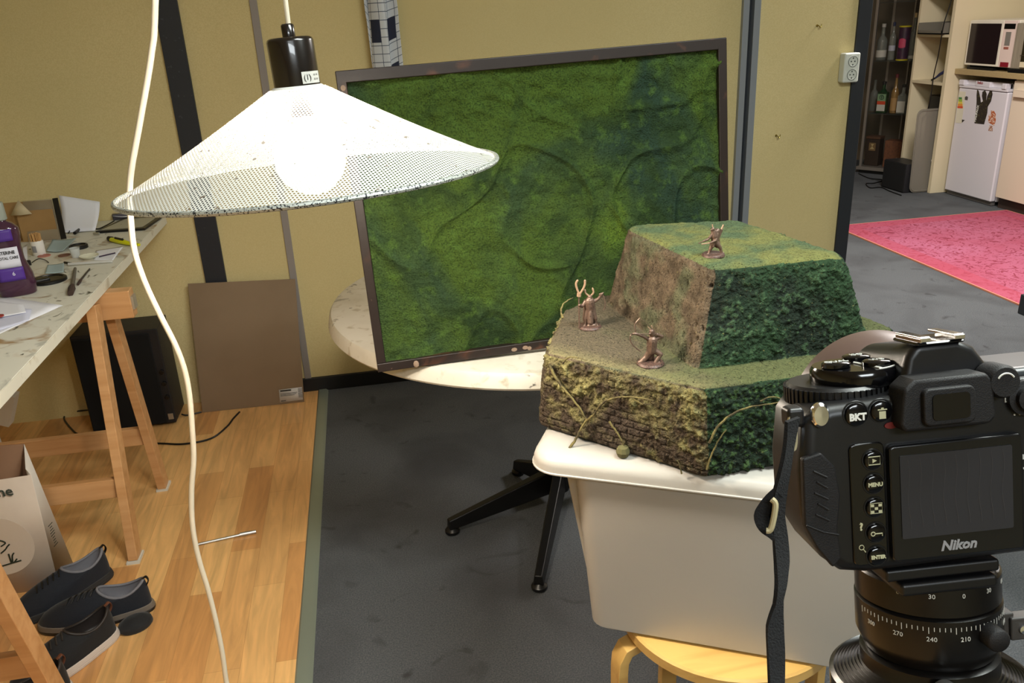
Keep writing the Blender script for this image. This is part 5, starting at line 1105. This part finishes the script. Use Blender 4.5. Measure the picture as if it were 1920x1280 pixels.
MB().bb((.0, .022, .06), (.003, gD, 2.0)).build('glass_side', glass, gc, local=True); MB().bb((gW + .02, .03, .06), (gW + .023, gD, 2.0)).build('glass_side', glass, gc, local=True)
MB().bb((.0, gD + .004, .06), (gW + .02, gD + .008, 2.0)).build('back_panel', M('cabinet_back', '4c4135', .6), gc, local=True)
MB().bb((gW * .5, .30, .06), (gW * .5 + .012, .312, 2.0)).build('centre_support', alu, gc, local=True)
def onp(px, py, dep): return gm_.inverted() @ Np(px, py, gm_ @ Vector((0, dep, 0)), gn)
def bottle(label, px, z, dep, w_, h, mat, neck=.25, capm=None, labm=None, lz=(.15, .5), square=False, kind='bottle', seg=20):
    p = onp(px, 205 if z < .9 else 118, dep); base = gm_ @ Vector((p.x, dep, z + .0005)); t = thing('bottle', label, kind, tuple(base), group=None)
    r = w_ / 2; h1 = h * (1 - neck)
    pf = [(r * .95, 0), (r, .004), (r, h1 * .80), (r * .8, h1 * .92), (r * .36, h1 * 1.04), (r * .32, h * .93), (r * .36, h * .94), (r * .36, h * .965)]
    if square: MB().bb((-r, -r * .6, 0), (r, r * .6, h1 * .9)).build('bottle_body', mat, t, local=True, bevel=.006); MB().lathe([(r * .9, h1 * .88), (r * .35, h1 * 1.03), (r * .33, h * .94)], seg, Matrix.Scale(.62, 4, (0, 1, 0)) if False else None).build('neck', mat, t, local=True)
    else: MB().lathe(pf, seg).build('bottle_body', mat, t, local=True, smooth=50)
    if capm: MB().lathe([(r * .40, h * .90), (r * .42, h * .995), (r * .3, h)], 14).build('stopper', capm, t, local=True)
    if labm:
        if square:
            MB().bb((-r * .9, -r * .6 - .002, h1 * lz[0]), (r * .9, -r * .6, h1 * lz[1])).build('label', labm, t, local=True)
        else: MB().lathe([(r * 1.015, h1 * lz[0]), (r * 1.015, h1 * lz[1])], seg, cap=False).build('label', labm, t, local=True)
    t.rotation_euler[2] = math.atan2(gu.y, gu.x) if square else 0
    WM[t.name_full] = Matrix.Translation(base) @ Matrix.Rotation(t.rotation_euler[2], 4, 'Z')
    return t
cg = M('clear_glass', '8c9088', .08, alpha=.42, spec=.9); gg = M('green_glass', '12301a', .12, spec=.8); amb = M('amber_spirit', '8a6a3c', .15, alpha=.85, spec=.8); lw2 = M('bottle_label_white', 'b5b1a6', .6); dkc = M('cap_dark', '161412', .5)
bottle('clear round bottle with a white label, leftmost on the upper glass shelf', 1650, .975, .14, .085, .30, cg, .35, M('cap_clear', 'a8a49a', .4), lw2, (.12, .42))
bottle('clear bottle with a dark blue cap beside the purple tin', 1669, .975, .15, .055, .31, cg, .3, M('cap_navy', '1c2344', .5), M('label_small', 'a8a8b4', .6), (.35, .55))
bottle('tall clear bottle with a pale cork stopper right of the purple tin', 1707, .975, .14, .055, .38, cg, .35, M('cork_pale', 'c0a678', .7), lw2, (.05, .15))
tin = onp(1690, 118, .08); tb_ = gm_ @ Vector((tin.x, .08, .9755)); tn = thing('purple_tin', 'purple spirit tin with yellow rims and a pink emblem on the upper glass shelf', 'tin', tuple(tb_), math.atan2(gu.y, gu.x))
MB().lathe([(.046, .006), (.046, .272)], 32).build('tin_body', M('tin_purple', '321a30', .4, layers=[(30, '4a2038', .5, .7, 3, 0)]), tn, local=True)
for z in (0, .270): MB().lathe([(.049, z), (.050, z + .003), (.050, z + .010), (.047, z + .012)], 32).build('rim', M('tin_yellow', 'b8a81e', .4), tn, local=True)
g = MB().grid(lambda u, v: Vector((.0468 * math.cos(math.radians(-125 + 75 * u)), .0468 * math.sin(math.radians(-125 + 75 * u)), .11 + .06 * v + .012 * math.sin(u * PI) * (1 if v > .5 else -.6))), 12, 4); g.build('pink_emblem', M('emblem_pink', 'b83c5c', .5), tn, local=True)
jb = bottle('square green herbal liqueur bottle with a green, orange and white label', 1653, .53, .07, .085, .27, gg, .25, dkc, None, square=True)
for z0_, z1_, m in ((.020, .075, lw2), (.075, .105, M('label_orange', 'b8401e', .6)), (.105, .165, M('label_green', '6f8a66', .6))): MB().bb((-.036, -.0280, z0_), (.036, -.0256, z1_)).build('label_band', m, jb, local=True)
g = MB().tube([Vector((.018 * math.cos(t), -.0285, .137 + .018 * math.sin(t))) for t in [2 * PI * k / 20 for k in range(20)]], .003, 5, closed=True); g.bb((-.002, -.0300, .122), (.002, -.0282, .150)); g.bb((-.008, -.0300, .138), (.008, -.0282, .142)); g.build('round_emblem', M('emblem_dark', '1e3322', .6), jb, local=True)
bottle('amber bottle with a red neck between the green and white labelled bottles', 1675, .53, .12, .065, .33, amb, .35, M('cap_red', '5c1c20', .5), M('label_tan', 'a07c4c', .6), (.1, .6))
bottle('clear bottle with a large white square label on the lower glass shelf', 1690, .53, .07, .075, .25, cg, .3, dkc, lw2, (.08, .62), square=True)
bottle('short clear bottle, rightmost on the lower glass shelf', 1702, .53, .17, .05, .2, cg, .3, M('cap_white', 'b5b1a6', .5), M('label_grey2', '8c887c', .6), (.1, .5))
bottle('empty round clear bottle behind the green liqueur bottle', 1636, .53, .20, .07, .28, cg, .35)
bottle('dark bottle on the upper glass shelf behind the right cabinet post', 1722, .975, .24, .07, .29, M('dark_glass', '14181a', .15), .3, M('cap_white', 'b5b1a6', .5), lw2, (.15, .3))
q1 = onp(1636, 270, .12); bx = thing('wooden_box', 'dark brown presentation box with a gold emblem at the cabinet bottom', 'box', tuple(gm_ @ Vector((max(q1.x, .075), .12, .0605))), math.atan2(gu.y, gu.x))
MB().bb((-.062, -.05, 0), (.062, .05, .235)).build('box_body', M('box_dark', '2c1f16', .5), bx, local=True, bevel=.003); MB().bb((-.064, -.052, .238), (.064, .052, .262)).build('lid', M('box_lid', '4a3020', .5), bx, local=True, bevel=.003)
MB().bb((-.03, -.0525, .135), (.03, -.0505, .205)).build('emblem_plate', M('gold_plate', '6d5636', .5), bx, local=True)
g = MB().prism([(-.02, .15), (.02, .15), (.0, .175)], -.054, -.0528, YX); g.prism([(-.014, .195), (.014, .195), (.0, .172)], -.054, -.0528, YX); g.build('hourglass_emblem', M('emblem_pale', 'a89468', .5), bx, local=True)
q2 = onp(1680, 270, .12); b2x = thing('cork_box', 'reddish brown box with a round white sticker at the cabinet bottom', 'box', tuple(gm_ @ Vector((q2.x, .12, .0605))), math.atan2(gu.y, gu.x))
MB().bb((-.075, -.06, 0), (.075, .06, .235)).build('box_body', M('box_cork', '6a4026', .7, layers=[(60, '552f1c', .45, .7, 3, 0)]), b2x, local=True, bevel=.004)
MB().lathe([(.016, 0), (.016, .0015), (0, .0015)], 20, Matrix.Translation((.045, -.0605, .075)) @ Rx).build('round_sticker', M('sticker_white', 'b8b4a8', .6), b2x, local=True)
decal('pink_note', 'small pink sticky note on the right post of the glass cabinet', [(1713, 231), (1723, 231), (1724, 218), (1714, 218)], M('note_pink', 'b8506c', .7), x=(gm_ @ Vector((gW + .01, -.012, 0))).x)
# ================================================================ WOODEN CHAIR BEHIND THE CAMERA
ch_ = thing('wooden_chair', 'light wooden seat at the right edge behind the camera', 'chair', (2.05, 2.08, 0))
sq = [Zp(1840, 676, .45), Zp(1990, 676, .45)]
MB().bb((1.78, 1.69, .425), (2.20, 2.035, .45)).build('seat', M('light_plywood', 'cfae76', .5), ch_, bevel=.006)
for x in (1.82, 2.17):
    for y in (1.73, 2.00): MB().bb((x - .015, y - .015, .001), (x + .015, y + .015, .425)).build('leg', M('light_plywood', 'cfae76', .5), ch_)
top('dark_bag', 'dark soft pouch lying on the light wooden seat at the right edge', 'pouch', MB().lathe([(.04, 0), (.05, .006), (.04, .014), (0, .018)], 20, Matrix.Translation((1.965, 1.985, .4505))), M('dark_cloth', '22222c', .8), (1.965, 1.985, .4505), smooth=180)
lgp = Zp(1919, 590); top('dark_post', 'dark square post standing at the near corner of the pink rug', 'post', MB().bb((lgp.x - .01, lgp.y - .03, .001), (lgp.x + .05, lgp.y + .03, .10)), dk2, (lgp.x, lgp.y, .001), bevel=.003)
